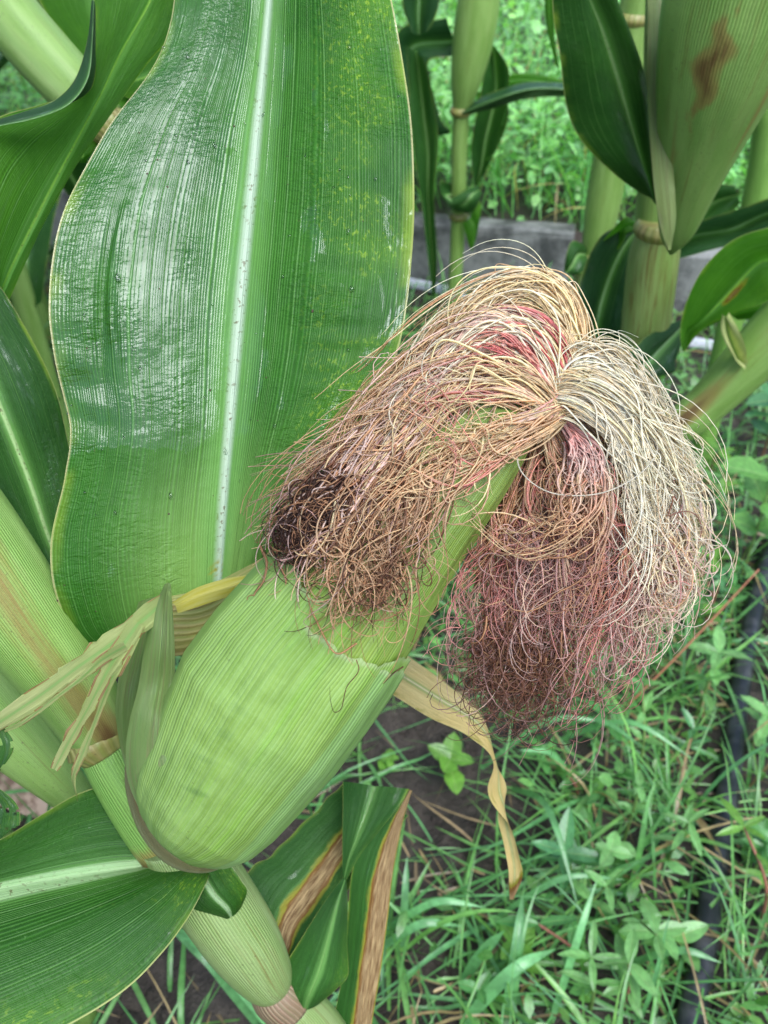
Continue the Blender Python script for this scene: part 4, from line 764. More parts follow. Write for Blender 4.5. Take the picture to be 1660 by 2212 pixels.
eb = tube('ear', [Q(1450, 548, yb-.05), Q(1462, 500, yb-.055), Q(1485, 400, yb-.065), Q(1520, 270, yb-.075), Q(1560, 130, yb-.085), Q(1600, 0, yb-.09), Q(1650, -160, yb-.095), Q(1700, -330, yb-.10)],
          [pxw(Q(1450, 540, yb-.05), x) for x in (5, 36, 60, 88, 114, 128, 118, 40)], M['ear_far'], B_, nr=90, ns=60, rid=.02, sq=.9, stain=bstain)
twisted('husk', [(1425, -160, .512), (1428, 40, .516), (1425, 200, .52), (1432, 360, .528), (1442, 470, .535), (1446, 540, .54)], [.0075, .0075, .0068, .006, .005, .001], [.2, .2, .15, .1, 0, 0], M['sheath_brown'], eb, curl=.25)
#twisted('husk', [(1660, -120, .50), (1640, 60, .50), (1580, 250, .505), (1530, 380, .512), (1490, 480, .52), (1455, 545, .53)], [.012, .016, .014, .012, .008, .002], [.5, .5, .6, .5, .4, .3], M['husk'], eb, curl=.3)
#twisted('husk', [(1470, -120, .53), (1465, 60, .53), (1440, 260, .535), (1430, 400, .54), (1440, 500, .545)], [.012, .012, .010, .008, .004], [-.5, -.4, -.3, -.2, 0], M['husk_side'], eb, curl=.4)
bl(B_, [((1410, 430, -.03), (1415, 440, -.03), (1422, 446, -.03)), ((1330, 375, -.05), (1395, 370, -.03), (1418, 390, -.03)), ((1255, 300, -.07), (1365, 270, -.04), (1405, 290, -.03)), ((1212, 190, -.09), (1335, 165, -.06), (1392, 180, -.04)), ((1200, 80, -.11), (1300, 60, -.08), (1362, 70, -.06)), ((1196, -30, -.12), (1260, -40, -.10), (1325, -30, -.08)), ((1190, -200, -.14), (1225, -200, -.12), (1270, -200, -.11)), ((1180, -420, -.15), (1190, -420, -.15), (1200, -420, -.15))], yb, 'leaf', 51, bow=.008, wave=.002)['label'] = 'wet leaf hanging beside the stalk'
bl(B_, [((1372, 480, .03), (1378, 495, .03), (1385, 510, .03)), ((1300, 510, .02), (1345, 540, .03), (1372, 580, .02)), ((1262, 590, .01), (1310, 620, .03), (1362, 650, .01)), ((1245, 680, 0), (1290, 700, .02), (1350, 720, 0)), ((1250, 760, 0), (1290, 770, .02), (1345, 770, 0)), ((1270, 860, 0), (1290, 860, .02), (1320, 860, 0))], yb+.03, 'leaf_dark', 52)
bl(B_, [((1380, 480, .02), (1385, 490, .02), (1390, 500, .02)), ((1350, 470, -.01), (1350, 490, 0), (1355, 510, .0)), ((1310, 510, .0), (1320, 520, .02), (1335, 540, .0))], yb+.05, 'leaf_bright', 53)
bl(B_, [((1470, 690, 0), (1480, 700, 0), (1480, 720, 0)), ((1400, 720, -.02), (1430, 750, -.02), (1465, 780, -.01)), ((1350, 760, -.03), (1390, 790, -.03), (1460, 805, -.03)), ((1300, 780, -.03), (1340, 810, -.03), (1400, 815, -.03)), ((1270, 800, -.02), (1290, 810, -.02), (1300, 815, -.02))], yb, 'leaf_dark', 54)
# E: leaf reaching in from the right margin and scorched sheath below it
E_ = tag(empty('corn_plant', (.12, .60, 0)), 'corn plant at the right margin with a streaked leaf and rusty slanting sheath', 'corn plant')
ye = .56
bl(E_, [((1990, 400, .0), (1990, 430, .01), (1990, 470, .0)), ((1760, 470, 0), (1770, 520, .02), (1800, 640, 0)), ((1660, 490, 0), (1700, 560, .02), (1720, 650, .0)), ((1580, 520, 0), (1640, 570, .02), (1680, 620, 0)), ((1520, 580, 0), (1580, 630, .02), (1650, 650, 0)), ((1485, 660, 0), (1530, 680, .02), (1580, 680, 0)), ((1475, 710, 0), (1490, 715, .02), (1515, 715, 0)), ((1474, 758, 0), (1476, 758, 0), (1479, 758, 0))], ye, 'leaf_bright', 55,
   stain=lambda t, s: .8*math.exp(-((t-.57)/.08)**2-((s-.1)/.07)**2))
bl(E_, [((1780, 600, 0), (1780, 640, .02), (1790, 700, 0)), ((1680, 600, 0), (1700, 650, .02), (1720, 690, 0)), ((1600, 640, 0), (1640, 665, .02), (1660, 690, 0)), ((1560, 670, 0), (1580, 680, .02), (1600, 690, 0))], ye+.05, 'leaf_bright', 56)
tube('stalk', [np.array([.47, .56, .82]), np.array([.40, .56, .62]), Q(1800, 600, ye), Q(1680, 720, ye), Q(1600, 800, ye), Q(1530, 870, ye), Q(1470, 920, ye), Q(1380, 990, ye+.02), np.array([.165, .59, .15]), np.array([.12, .60, -.01])], [pxw(Q(1600, 800, ye), x) for x in (34, 62, 70, 62, 54, 46, 42, 38, 36, 36)], M['sheath'], E_, nr=90, ns=36, rid=.02,
     stain=lambda t, a: .95*math.exp(-((a-.22)/.07)**2)*(.6+.4*math.sin(t*12)))
#stalk_of(E_, [(np.array([.42, .66, -.02]), .015), (np.array([.41, .66, .2]), .016), (np.array([.38, .64, .45]), .015), (np.array([.40, .62, .9]), .012)], 'sheath')
bl(E_, [((1560, 680, 0), (1566, 682, 0), (1575, 684, 0)), ((1560, 720, 0), (1575, 725, .01), (1600, 720, 0)), ((1585, 770, 0), (1595, 775, .01), (1612, 760, 0)), ((1610, 790, 0), (1612, 790, 0), (1616, 788, 0))], ye-.02, 'leaf_pale', 57)
# F: wet leaves of the plant behind, crossing at the right
yf = .95; F_ = tag(empty('corn_plant', (float(Q(1600, 700, yf)[0]), yf, 0)), 'corn plant behind the stout one, with glossy bluish leaves crossing at the right margin', 'corn plant')
stalk_of(F_, [(np.array([Q(1600, 700, yf)[0], yf, -.02]), .014), pt(1640, 400, 30, yf), pt(1655, 200, 30, yf), pt(1665, -100, 26, yf), pt(1670, -400, 20, yf)], 'stalk')
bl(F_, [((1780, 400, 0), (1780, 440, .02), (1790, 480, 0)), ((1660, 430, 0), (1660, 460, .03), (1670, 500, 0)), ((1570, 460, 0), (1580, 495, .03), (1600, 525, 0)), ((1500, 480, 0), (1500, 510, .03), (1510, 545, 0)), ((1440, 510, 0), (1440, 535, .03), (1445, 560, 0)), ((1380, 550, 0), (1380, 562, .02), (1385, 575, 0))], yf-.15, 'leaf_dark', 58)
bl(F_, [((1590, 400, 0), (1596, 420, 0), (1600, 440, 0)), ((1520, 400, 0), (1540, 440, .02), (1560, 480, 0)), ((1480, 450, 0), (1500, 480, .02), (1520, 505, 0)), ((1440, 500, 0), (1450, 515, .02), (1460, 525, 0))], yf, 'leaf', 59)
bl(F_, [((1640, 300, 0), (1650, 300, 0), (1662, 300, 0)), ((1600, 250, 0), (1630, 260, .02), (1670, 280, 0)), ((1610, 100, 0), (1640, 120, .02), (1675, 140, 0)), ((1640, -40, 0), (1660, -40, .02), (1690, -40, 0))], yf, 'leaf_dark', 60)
# C: pale stalk between
yc = .95; C_ = tag(empty('corn_plant', (float(Q(1225, 900, yc)[0]), yc, 0)), 'pale corn stalk rising between the slim plant and the stout plant', 'corn plant')
pt = lambda u, v, w_, y=yc: (Q(u, v, y), pxw(Q(u, v, y), w_))
stalk_of(C_, [(np.array([Q(1225, 900, yc)[0], yc, -.02]), .016), pt(1255, 680, 24), pt(1268, 600, 28), pt(1278, 560, 30)], 'sheath_brown', [(Q(1280, 555, yc), pxw(Q(1280, 555, yc), 30), np.array([0, 0, 1]))])
stalk_of(C_, [pt(1282, 552, 26), pt(1300, 460, 36), pt(1318, 360, 38), pt(1345, 200, 38), pt(1375, 0, 34), pt(1400, -200, 30), pt(1410, -400, 20)], 'sheath', [(Q(1368, 40, yc), pxw(Q(1368, 40, yc), 36), np.array([0, 0, 1]))], name='sheath')
bl(C_, [((1280, 540, 0), (1280, 552, 0), (1284, 560, 0)), ((1240, 520, -.02), (1250, 550, -.02), (1262, 580, -.02)), ((1225, 545, -.03), (1235, 575, -.03), (1255, 590, -.03)), ((1218, 585, -.03), (1222, 590, -.03), (1240, 594, -.03))], yc, 'leaf', 61)
bl(C_, [((1180, -60, 0), (1188, -60, 0), (1198, -60, 0)), ((1178, 20, 0), (1186, 25, 0), (1198, 30, 0)), ((1186, 80, 0), (1192, 85, 0), (1200, 90, 0)), ((1200, 140, 0), (1204, 145, 0), (1210, 150, 0))], yc+.1, 'leaf_bright', 62)

# D: neighbour at upper left
D_ = tag(empty('corn_plant', (-.30, .42, 0)), 'corn plant at the upper left with a twisted backlit leaf', 'corn plant')
rows = [((195, -120, .34), (360, -100, .345), (410, -90, .345)), ((203, 0, .335), (325, 0, .345), (392, -10, .345)), ((205, 110, .330), (262, 110, .340), (376, 70, .345)), ((185, 190, .330), (215, 210, .334), (310, 150, .342)),
        ((90, 225, .318), (172, 300, .330), (205, 300, .334)), ((0, 252, .308), (125, 390, .326), (150, 385, .330)), ((-60, 300, .30), (75, 490, .322), (92, 490, .326)), ((-90, 450, .30), (30, 580, .32), (45, 590, .323)), ((-60, 600, .30), (-5, 660, .32), (8, 660, .322)), ((-50, 700, .30), (-45, 702, .31), (-40, 704, .31))]
blade('leaf', rows, M['leaf_bright'], D_, nr=120, nc=51, bow=.002, wave=.0006, seed=71, ridge=.002)['label'] = 'twisted leaf bright with light from behind'
rows = [((198, 0, .335), (203, 0, .334), (207, 0, .335)), ((190, 80, .326), (200, 90, .322), (207, 90, .329)), ((165, 165, .318), (190, 170, .314), (206, 165, .328)), ((120, 215, .312), (150, 225, .308), (185, 205, .324)), ((55, 240, .306), (80, 255, .302), (110, 240, .314)), ((-20, 262, .300), (0, 272, .298), (10, 262, .304))]
blade('leaf_curl', rows, M['leaf_dark'], D_, nr=60, nc=21, bow=-.001, ridge=0, seed=72)
stalk_of(D_, [(P(-260, -260, .44), .014), (P(-60, -60, .45), .0155), (P(60, 80, .455), .0155), (P(160, 190, .46), .0145), (P(230, 265, .465), .011)], 'sheath', [(P(236, 272, .466), .010, nrm(P(236, 272, .466)-P(160, 190, .46)))], name='sheath')
stalk_of(D_, [(P(225, 262, .47), .010), (P(270, 330, .49), .010), (P(320, 460, .54), .0105), (P(400, 800, .62), .011), (P(480, 1250, .70), .012), (G(520, 1500, -.02), .012)], 'stalk')
rows = [((60, -80, .52), (200, -60, .52), (330, -60, .50)), ((90, 10, .52), (210, 30, .515), (330, 40, .50)), ((150, 90, .51), (230, 110, .505), (340, 110, .50)), ((200, 180, .50), (250, 190, .495), (330, 200, .495)), ((225, 240, .49), (240, 245, .485), (260, 250, .485))]
blade('leaf', rows, M['leaf_bright'], D_, nr=50, nc=31, bow=.002, ridge=.001, seed=73)
rows = [((225, 170, .49), (240, 185, .488), (260, 205, .486)), ((270, 130, .49), (300, 170, .485), (300, 216, .485)), ((340, 100, .49), (360, 150, .485), (360, 200, .485)), ((430, 60, .49), (450, 120, .485), (440, 180, .485))]
blade('leaf', rows, M['leaf_bright'], D_, nr=50, nc=31, bow=.002, ridge=.001, seed=74)
rows = [((150, 262, .47), (175, 275, .468), (200, 290, .47)), ((150, 300, .47), (180, 310, .465), (215, 300, .468)), ((152, 330, .47), (178, 340, .465), (205, 325, .468)), ((165, 350, .47), (175, 352, .47), (185, 350, .47))]
blade('leaf', rows, M['leaf_bright'], D_, nr=30, nc=21, bow=.002, ridge=.001, seed=75)
# leaf entering from the left margin
L_ = tag(empty('corn_plant', (-.22, .27, 0)), 'corn plant off the left margin whose dark wet leaf tucks behind the closest plant', 'corn plant')
rows = [((-260, 420, .30), (-200, 480, .31), (-60, 560, .315)), ((-240, 560, .295), (-150, 600, .305), (0, 620, .315)), ((-200, 720, .295), (-60, 740, .310), (72, 740, .320)), ((-140, 880, .30), (0, 880, .315), (125, 860, .325)), ((-80, 1020, .31), (60, 1030, .325), (155, 980, .330)), ((-20, 1140, .32), (105, 1160, .332), (185, 1120, .335)), ((60, 1260, .33), (150, 1280, .336), (220, 1250, .34)), ((130, 1370, .335), (180, 1390, .338), (240, 1370, .34)), ((175, 1450, .34), (200, 1460, .34), (240, 1450, .345))]
blade('leaf', rows, M['leaf'], L_, nr=120, nc=51, bow=.003, wave=.001, seed=76, ridge=-.0012)
stalk_of(L_, [(np.array([-.23, .27, -.02]), .014), (np.array([-.23, .27, .3]), .014), (np.array([-.235, .27, .6]), .013), (np.array([-.24, .27, 1.2]), .010)], 'sheath')
# chewed leaf scraps at the left margin
rows = [((-120, 1480, .25), (-60, 1500, .249), (-20, 1490, .25)), ((-110, 1560, .25), (-50, 1570, .248), (15, 1560, .25)), ((-90, 1620, .25), (-50, 1640, .248), (24, 1620, .25)), ((-60, 1660, .25), (-30, 1665, .248), (6, 1668, .25))]
blade('leaf', rows, M['leaf'], L_, nr=50, nc=21, jag=.0022, seed=77, ridge=0, cut=lambda t, s: math.sin(t*19+s*7)*math.sin(s*11+1) > .72)
rows = [((-120, 1700, .25), (-60, 1690, .249), (-30, 1680, .25)), ((-110, 1760, .25), (-30, 1745, .248), (36, 1738, .25)), ((-100, 1800, .25), (-40, 1790, .248), (42, 1776, .25)), ((-60, 1850, .25), (-20, 1830, .248), (14, 1800, .25))]
blade('leaf', rows, M['leaf'], L_, nr=50, nc=21, jag=.0018, seed=78, ridge=0, cut=lambda t, s: math.sin(t*17+s*9+2)*math.sin(s*13) > .7)

# dark rows of corn further back on the left: one plant built, the rest copied
def corn_far(seed, h=1.5):
    lr = np.random.default_rng(seed); root = empty('corn_plant', (0, 0, 0))
    tube('stalk', [np.array([0, 0, -.02]), np.array([.01, 0, h*.5]), np.array([0, .01, h])], [.014, .012, .006], M['sheath'], root, nr=30, ns=14)
    az = lr.uniform(0, 6)
    for i in range(9):
        z0 = .12+h*.85*i/9; az += math.pi+lr.uniform(-.5, .5); L = lr.uniform(.45, .7); wd = lr.uniform(.032, .045); up = lr.uniform(.7, 1.2)
        rows = []; dx, dy = math.cos(az), math.sin(az)
        for q in np.linspace(0, 1, 9):
            rr_ = L*(q*.85); z = z0+L*(up*q-1.25*up*q*q*lr.uniform(.95, 1.05)); wq = wd*math.sin(math.pi*min(1, .12+q*.88))**.6*(1 if q < .95 else .2)
            c = np.array([dx*rr_, dy*rr_, z]); n_ = np.array([-dy, dx, .2*math.sin(q*4+i)])
            rows.append((c-n_*wq+np.array([0, 0, .012]), c, c+n_*wq+np.array([0, 0, .012])))
        blade('leaf', rows, M[['leaf_dark', 'leaf'][i % 2]], root, nr=30, nc=11, pts='w', ridge=0, wave=.006, wfreq=25, seed=seed+i)
    return root
def copy_tree(o, parent=None):
    c = o.copy(); COL.objects.link(c)
    if parent: c.parent = parent
    for ch in list(o.children): copy_tree(ch, c)
    return c
p1, p2 = corn_far(101), corn_far(131, 1.35)
spots = [(-.42, .95, 'nearest dark corn plant seen past the left edge of the big leaf'), (-.72, .80, 'dark corn plant at the left margin, above the leaf that enters there'), (-.55, 1.30, 'dark corn plant further back, behind the pale stalk at the upper left'),
         (-.98, 1.12, 'dark corn plant at the far left, half outside the picture'), (-.80, 1.62, 'far dark corn plant glimpsed between the twisted leaf and the left margin'), (-.28, 1.55, 'corn plant hidden mostly behind the middle of the big upright leaf'), (-.50, .52, 'dark corn plant closest to the base of the twisted leaf')]
for i, (x, y, lab) in enumerate(spots):
    o = (p1, p2)[i] if i < 2 else copy_tree((p1, p2)[i % 2])
    o.location = (x, y, 0); o.rotation_euler.z = random.uniform(0, 6.3); o.scale = (1, 1, random.uniform(.85, 1.1))
    tag(o, lab, 'corn plant', 'corn plants in the field at the back left')

# ------------------------------------------------------------------ concrete kerb blocks
def concrete():
    k = K('weathered_concrete'); ob = k.obj(); n = k.noise(ob, 14, 6, .65); n2 = k.noise(ob, 160, 4, .7)
    c = k.mix(k.ss(n, .38, .62), (.05, .052, .05), (.21, .21, .20)); c = k.mix(k.math('MULTIPLY', k.ss(n2, .5, .7), .4), c, (.09, .09, .08))
    return k.finish(c, .8, k.bump(n2, .002), spec=.3)
M['concrete'] = concrete()
def block(name, a, b, z0, z1, th, label):
    bm_V = []; ax = nrm(b-a); nn = np.array([-ax[1], ax[0]]); L = np.linalg.norm(b-a); nx = 24
    sec = [(0, z0), (0, z1-.012), (.004, z1-.004), (.012, z1), (th-.012, z1), (th-.004, z1-.004), (th, z1-.012), (th, z0)]
    lr = np.random.default_rng(int(L*1000)); V = []
    for i in range(nx+1):
        for (o_, z) in sec: p = a+ax*L*i/nx+nn*(o_+lr.normal(0, .0012)); V.append([p[0], p[1], z+lr.normal(0, .0012)*(z > z0)])
    m = len(sec); F = gridF(nx+1, m).tolist()+[list(range(m))[::-1], [nx*m+j for j in range(m)]]
    return tag(mesh(name, V, F, M['concrete'], smooth=False), label, 'kerb block')
def kp(d, o_=0): return k0[:2]+kd*d+kn*o_
kl = lambda u: float(np.dot(G(u, 640)[:2]-k0[:2], kd))
block('concrete_block', kp(-1.2, -.005), kp(kl(1222), -.005), -.05, .125, .05, 'grey weathered concrete edging board behind the slim corn stalk')
block('concrete_block', kp(kl(1400), -.02), kp(kl(1400)+1.2, -.02), -.05, .12, .05, 'grey weathered concrete edging board behind the stout corn stalk at the right')
# pale irrigation tape on the soil in front of the boards
k = K('pale_tape'); M['tape'] = k.finish((.55, .55, .62), .4, None, spec=.5)
def hose(name, pts, r, mat, label, cat, nr=60, sq=1.0): return tag(tube(name, pts, [r]*len(pts), mat, None, nr=nr, ns=20, sq=sq), label, cat)
hose('irrigation_tape', [G(780, 596, .012), G(880, 610, .012), G(970, 630, .012), G(1010, 650, .006)], .009, M['tape'], 'pale irrigation tape lying left of the slim corn stalk', 'irrigation tape', sq=.5)
hose('irrigation_tape', [G(1420, 728, .012), G(1490, 738, .012), G(1560, 752, .012), G(1640, 775, .01)], .009, M['tape'], 'pale irrigation tape lying behind the slanting rusty sheath at the right', 'irrigation tape', sq=.5)
k = K('black_hose'); M['hose'] = k.finish(k.mix(k.ss(k.noise(k.obj(), 60, 4), .4, .7), (.012, .013, .017), (.05, .05, .055)), .38, None, spec=.5)
HOSE = np.array([G(1470, 2300), G(1520, 2060), G(1540, 1900), G(1575, 1700), G(1600, 1480), G(1640, 1280), G(1690, 1120)])
hose('drip_hose', [G(1690, 1120, .014), G(1640, 1280, .014), G(1600, 1480, .015), G(1575, 1700, .016), G(1540, 1900, .015), G(1520, 2060, .013), G(1470, 2300, .012)], .0100, M['hose'], 'black drip hose running through the grass at the lower right', 'hose', nr=120)
# drop of soil ridge / dead corn leaf litter
k = K('leaf_litter'); M['litter'] = k.finish(k.mix(k.ss(k.noise(k.obj(), 90, 4), .4, .6), (.20, .12, .08), (.42, .30, .22)), .6, None, .15)
def litter(C, wd, ang, label, seed): return tag(twisted('dead_leaf', C, wd, ang, M['litter'], None, nr=40, nc=11, curl=.4, seed=seed), label, 'dead leaf')
def gp(u, v, z): g = G(u, v, z); return (u, v, float(np.dot(g-CAM, FW)))
litter([gp(-40, 1670, .03), gp(60, 1690, .04), gp(130, 1720, .04), gp(200, 1760, .03)], [.020, .026, .022, .006], [.2, .3, .1, .4], 'brown dead leaf on the soil beneath the torn husk strips', 1)

# ------------------------------------------------------------------ grass, weeds, meadow
def blades(name, base, az, L, wd, up, droop, col, mat='grass', nseg=8, label=None, tw=None):
    n = len(base); t = np.linspace(0, 1, nseg+1)
    dx = np.stack([np.cos(az), np.sin(az), 0*az], -1); sx = np.stack([-np.sin(az), np.cos(az), 0*az], -1)
    hor = (np.cos(up)[:, None]*t+.35*droop[:, None]*t**2)*L[:, None]; ver = (np.sin(up)[:, None]*t-droop[:, None]*t**2*.8)*L[:, None]
    ver = np.maximum(ver, -base[:, 2:3]+.004+0*ver)
    wig = .06*L[:, None]*np.sin(t[None]*3+az[:, None]*5)*t
    c = base[:, None]+dx[:, None]*hor[..., None]+sx[:, None]*wig[..., None]; c[..., 2] += ver
    prof_ = np.interp(t, [0, .15, .5, .85, 1], [.55, .9, 1, .5, .02]); hw = wd[:, None]*prof_[None]/2
    tl = np.zeros(n) if tw is None else tw; tz = (tl[:, None]+.6*t[None])
    side_ = sx[:, None]*np.cos(tz)[..., None]+np.array([0, 0, 1.0])*np.sin(tz)[..., None]*.7
    V = np.stack([c-side_*hw[..., None]+np.array([0, 0, 1])*hw[..., None]*.35, c, c+side_*hw[..., None]+np.array([0, 0, 1])*hw[..., None]*.35], 2)
    F0 = gridF(nseg+1, 3); F = (F0[None]+(np.arange(n)*(nseg+1)*3)[:, None, None]).reshape(-1, 4)
    cc = np.repeat(col, (nseg+1)*3, 0).reshape(n, nseg+1, 3, 3).copy(); cc[:, :, 1] *= 1.1
    return mesh(name, V.reshape(-1, 3), F, M[mat], None, col=np.clip(cc.reshape(-1, 3), 0, .9))
def gcol(n, dry=.06):
    a = np.array([.10, .30, .07]); b = np.array([.20, .42, .09]); c_ = np.array([.12, .32, .13]); w1 = rng.dirichlet((1, 1, 1), n)
    c = w1 @ np.stack([a, b, c_]); k_ = rng.random(n) < dry; c[k_] = np.array([.42, .30, .14])*rng.uniform(.6, 1.2, (k_.sum(), 1)); return c*rng.uniform(.75, 1.2, (n, 1))
def bare(x, y):      # bare wet soil around the middle bottom of the photograph
    cx, cy = G(960, 1700)[:2]; d = ((x-cx)/.11)**2+((y-cy)/.15)**2
    cx2, cy2 = G(300, 2160)[:2]; d2 = ((x-cx2)/.10)**2+((y-cy2)/.05)**2
    cx3, cy3 = G(650, 2050)[:2]; d3 = ((x-cx3)/.08)**2+((y-cy3)/.06)**2
    return np.maximum(np.exp(-d**1.5), np.maximum(.85*np.exp(-d2**1.5), .7*np.exp(-d3**1.5)))
def scatter(n, x0, x1, y0, y1):
    x = rng.uniform(x0, x1, n); y = rng.uniform(y0, y1, n); k_ = (rng.random(n) > bare(x, y)*1.05) & ((np.abs(x-np.interp(y, HOSE[:, 1], HOSE[:, 0])) > .026) | (rng.random(n) < .06)); return x[k_], y[k_]
def tufts(nt_, per, x0, x1, y0, y1, Lr, Wr, name, dry=.07):
    tx, ty = scatter(nt_, x0, x1, y0, y1); n = len(tx)*per
    x = np.repeat(tx, per)+rng.normal(0, .010, n); y = np.repeat(ty, per)+rng.normal(0, .010, n); z = gz(x, y)-.002
    return blades(name, np.stack([x, y, z], -1), rng.uniform(0, 2*np.pi, n), rng.uniform(*Lr, n), rng.uniform(*Wr, n), rng.uniform(.35, 1.35, n), rng.uniform(.2, 1.1, n), gcol(n, dry), tw=rng.normal(0, .5, n))
front = side(0, 0)
tag(tufts(330, 8, -.45, .75, -.05, .95, (.06, .17), (.0018, .0052), 'grass'), kind='stuff')
tag(tufts(260, 6, .02, .60, .10, .75, (.03, .085), (.0012, .0030), 'grass', .25), kind='stuff')
tag(tufts(110, 7, .02, .65, .02, .85, (.10, .22), (.0014, .0034), 'grass', .10), kind='stuff')
def tufts_back():
    n = 9000; x = rng.uniform(-1.2, 1.6, n); y = rng.uniform(.9, 1.75, n); k_ = side(x, y) < -.02; x, y = x[k_], y[k_]; n = len(x)
    return blades('grass', np.stack([x, y, gz(x, y)], -1), rng.uniform(0, 6.3, n), rng.uniform(.04, .13, n), rng.uniform(.0018, .004, n), rng.uniform(.5, 1.4, n), rng.uniform(.1, .9, n), gcol(n, .08), nseg=5)
tag(tufts_back(), kind='stuff')
# broad single grass blades that stand out
hero = [((1040, 1660), (1320, 1560), .09, .0055), ((1150, 1600), (1400, 1620), .10, .005), ((1180, 1610), (1500, 1640), .08, .005), ((830, 2010), (1050, 1960), .05, .006), ((1000, 2120), (1090, 2010), .07, .009), ((560, 2212), (370, 2010), .06, .011), ((620, 2260), (350, 1990), .05, .010),
        ((870, 2050), (880, 1850), .06, .006), ((1190, 2212), (1290, 1900), .09, .006), ((1060, 1990), (1350, 1900), .06, .005), ((1090, 2212), (1130, 1930), .07, .008), ((1130, 1600), (1230, 1480), .09, .004), ((1360, 2080), (1560, 2080), .04, .006), ((1000, 2212), (1200, 2050), .05, .010),
        ((1100, 1700), (1250, 1960), .06, .006), ((820, 2050), (1000, 2000), .03, .007), ((1250, 1700), (1120, 1620), .07, .005), ((1480, 1400), (1540, 1200), .12, .005), ((1350, 1560), (1440, 1340), .11, .004)]
gm = tag(empty('grass_tuft', tuple(G(1120, 2000))), 'long arching bluish-green grass blades rising above the weeds right of the dry leaf tip', 'grass')
for i, ((u0, v0), (u1, v1), hz, wd) in enumerate(hero):
    a = G(u0, v0, .002); b = P(u1, v1, 1.0); r_ = ray(u1, v1); b = CAM+r_*((hz-CH)/r_[2]); m_ = (a+b)/2+np.array([0, 0, .35*np.linalg.norm((b-a)[:2])])
    S = spl([a, m_, b], 16); wv = wd*np.interp(np.linspace(0, 1, 16), [0, .3, .7, 1], [.7, 1, .8, .03])/2
    sd_ = nrm(np.cross(np.gradient(S, axis=0), np.array([0, -.5, .8]))); V = np.stack([S-sd_*wv[:, None], S-np.array([0, 0, 1])*wv[:, None]*.4, S+sd_*wv[:, None]], 1).reshape(-1, 3)
    mesh('blade', V, gridF(16, 3), M['grass'], gm, col=np.tile(np.array([.15, .38, .14])*random.uniform(.8, 1.25), (len(V), 1)))

# broadleaf weeds: leaf pairs along stems, each plant a thing
def leaf_shape(L, W, tip=1.0, n=9, cup=.15, fold=.25):
    t = np.linspace(0, 1, n); w_ = W*np.sin(np.pi*t**.85)**.8*.5; w_[0] = W*.04; w_[-1] = 0
    s = np.linspace(-1, 1, 7); X = t[:, None]*L+0*s; Y = w_[:, None]*s; Z = fold*np.abs(Y)-cup*L*t[:, None]**2*1.0+.02*L*np.sin(t[:, None]*20)*s**2
    return np.stack([X, Y, Z], -1), np.stack(np.broadcast_arrays((s[None]+1)/2, t[:, None]), -1)
def rotm(az, el):
    ca, sa, ce, se = math.cos(az), math.sin(az), math.cos(el), math.sin(el)
    return np.array([[ca*ce, -sa, -ca*se], [sa*ce, ca, -sa*se], [se, 0, ce]])
def weed(loc, H, lean, npair, LL, LW, colr, label, group=None, seed=0, opp=True, top=4, cup=.15):
    lr = np.random.default_rng(seed); root = tag(empty('weed', tuple(loc)), label, 'weed', group); az0 = lr.uniform(0, 6.3)
    tip = np.array([lean[0], lean[1], H]); pts = [np.array([0, 0, -.01]), tip*np.array([.25, .25, .55]), tip]; st = spl(pts, 24)
    o = tube('stem', [p+np.array(loc) for p in pts], [.0016, .0013, .0009], M['stem'], root, nr=16, ns=8)
    at = o.data.attributes.new('tint', 'FLOAT_COLOR', 'POINT'); at.data.foreach_set('color', np.tile([.16, .26, .07, 1] if lr.random() < .7 else [.30, .12, .08, 1], (len(o.data.vertices), 1)).ravel())
    for i in range(npair):
        f = .25+.75*(i+1)/npair; p = st[int(f*23)]; az0 += math.pi/2+lr.uniform(-.3, .3)
        num = top if i == npair-1 else 2
        for j in range(num):
            az = az0+j*2*math.pi/num+lr.uniform(-.2, .2); sc = lr.uniform(.75, 1.1)*(1 if i >= npair-2 else .85)
            V, uv = leaf_shape(LL*sc, LW*sc, cup=cup*lr.uniform(.5, 1.6)); V = V.reshape(-1, 3)
            a_ = lr.normal(0, .25); roll = np.array([[1, 0, 0], [0, math.cos(a_), -math.sin(a_)], [0, math.sin(a_), math.cos(a_)]])
            V = V @ roll.T @ rotm(az, lr.uniform(.05, .6)).T+p+np.array(loc)
            mesh('leaf', V, gridF(9, 7), M['weed'], root, uv=uv.reshape(-1, 2), col=np.tile(np.clip(np.array(colr)*lr.uniform(.8, 1.2), 0, .9), (len(V), 1)))
    return root
YG = (.16, .36, .05); MG = (.09, .28, .07); BG_ = (.08, .25, .09); LGt = (.18, .40, .12)
g = G(975, 1690)
weed(g, .03, (-.002, .004), 2, .030, .020, YG, 'bright yellow-green seedling with four rounded leaves on bare soil beneath the ear', seed=201, top=4, cup=.05)
weed(G(1600, 1250), .14, (.0, .01), 3, .058, .040, (.14, .34, .07), 'weed with one large pale oval leaf at the right margin, right of the silk', seed=203, top=2, cup=.1)
weed(G(1640, 1010), .10, (.0, .01), 3, .045, .030, BG_, 'bluish weed with rounded leaves below the slanting rusty sheath', seed=204)
weed(G(820, 1660), .015, (.01, .0), 2, .012, .010, YG, 'tiny yellow-green seedling just right of the ear base', seed=205)
weed(G(960, 1330), .08, (-.01, .0), 2, .030, .020, MG, 'weed with a pointed leaf showing between the ear and the hanging silk', seed=206)
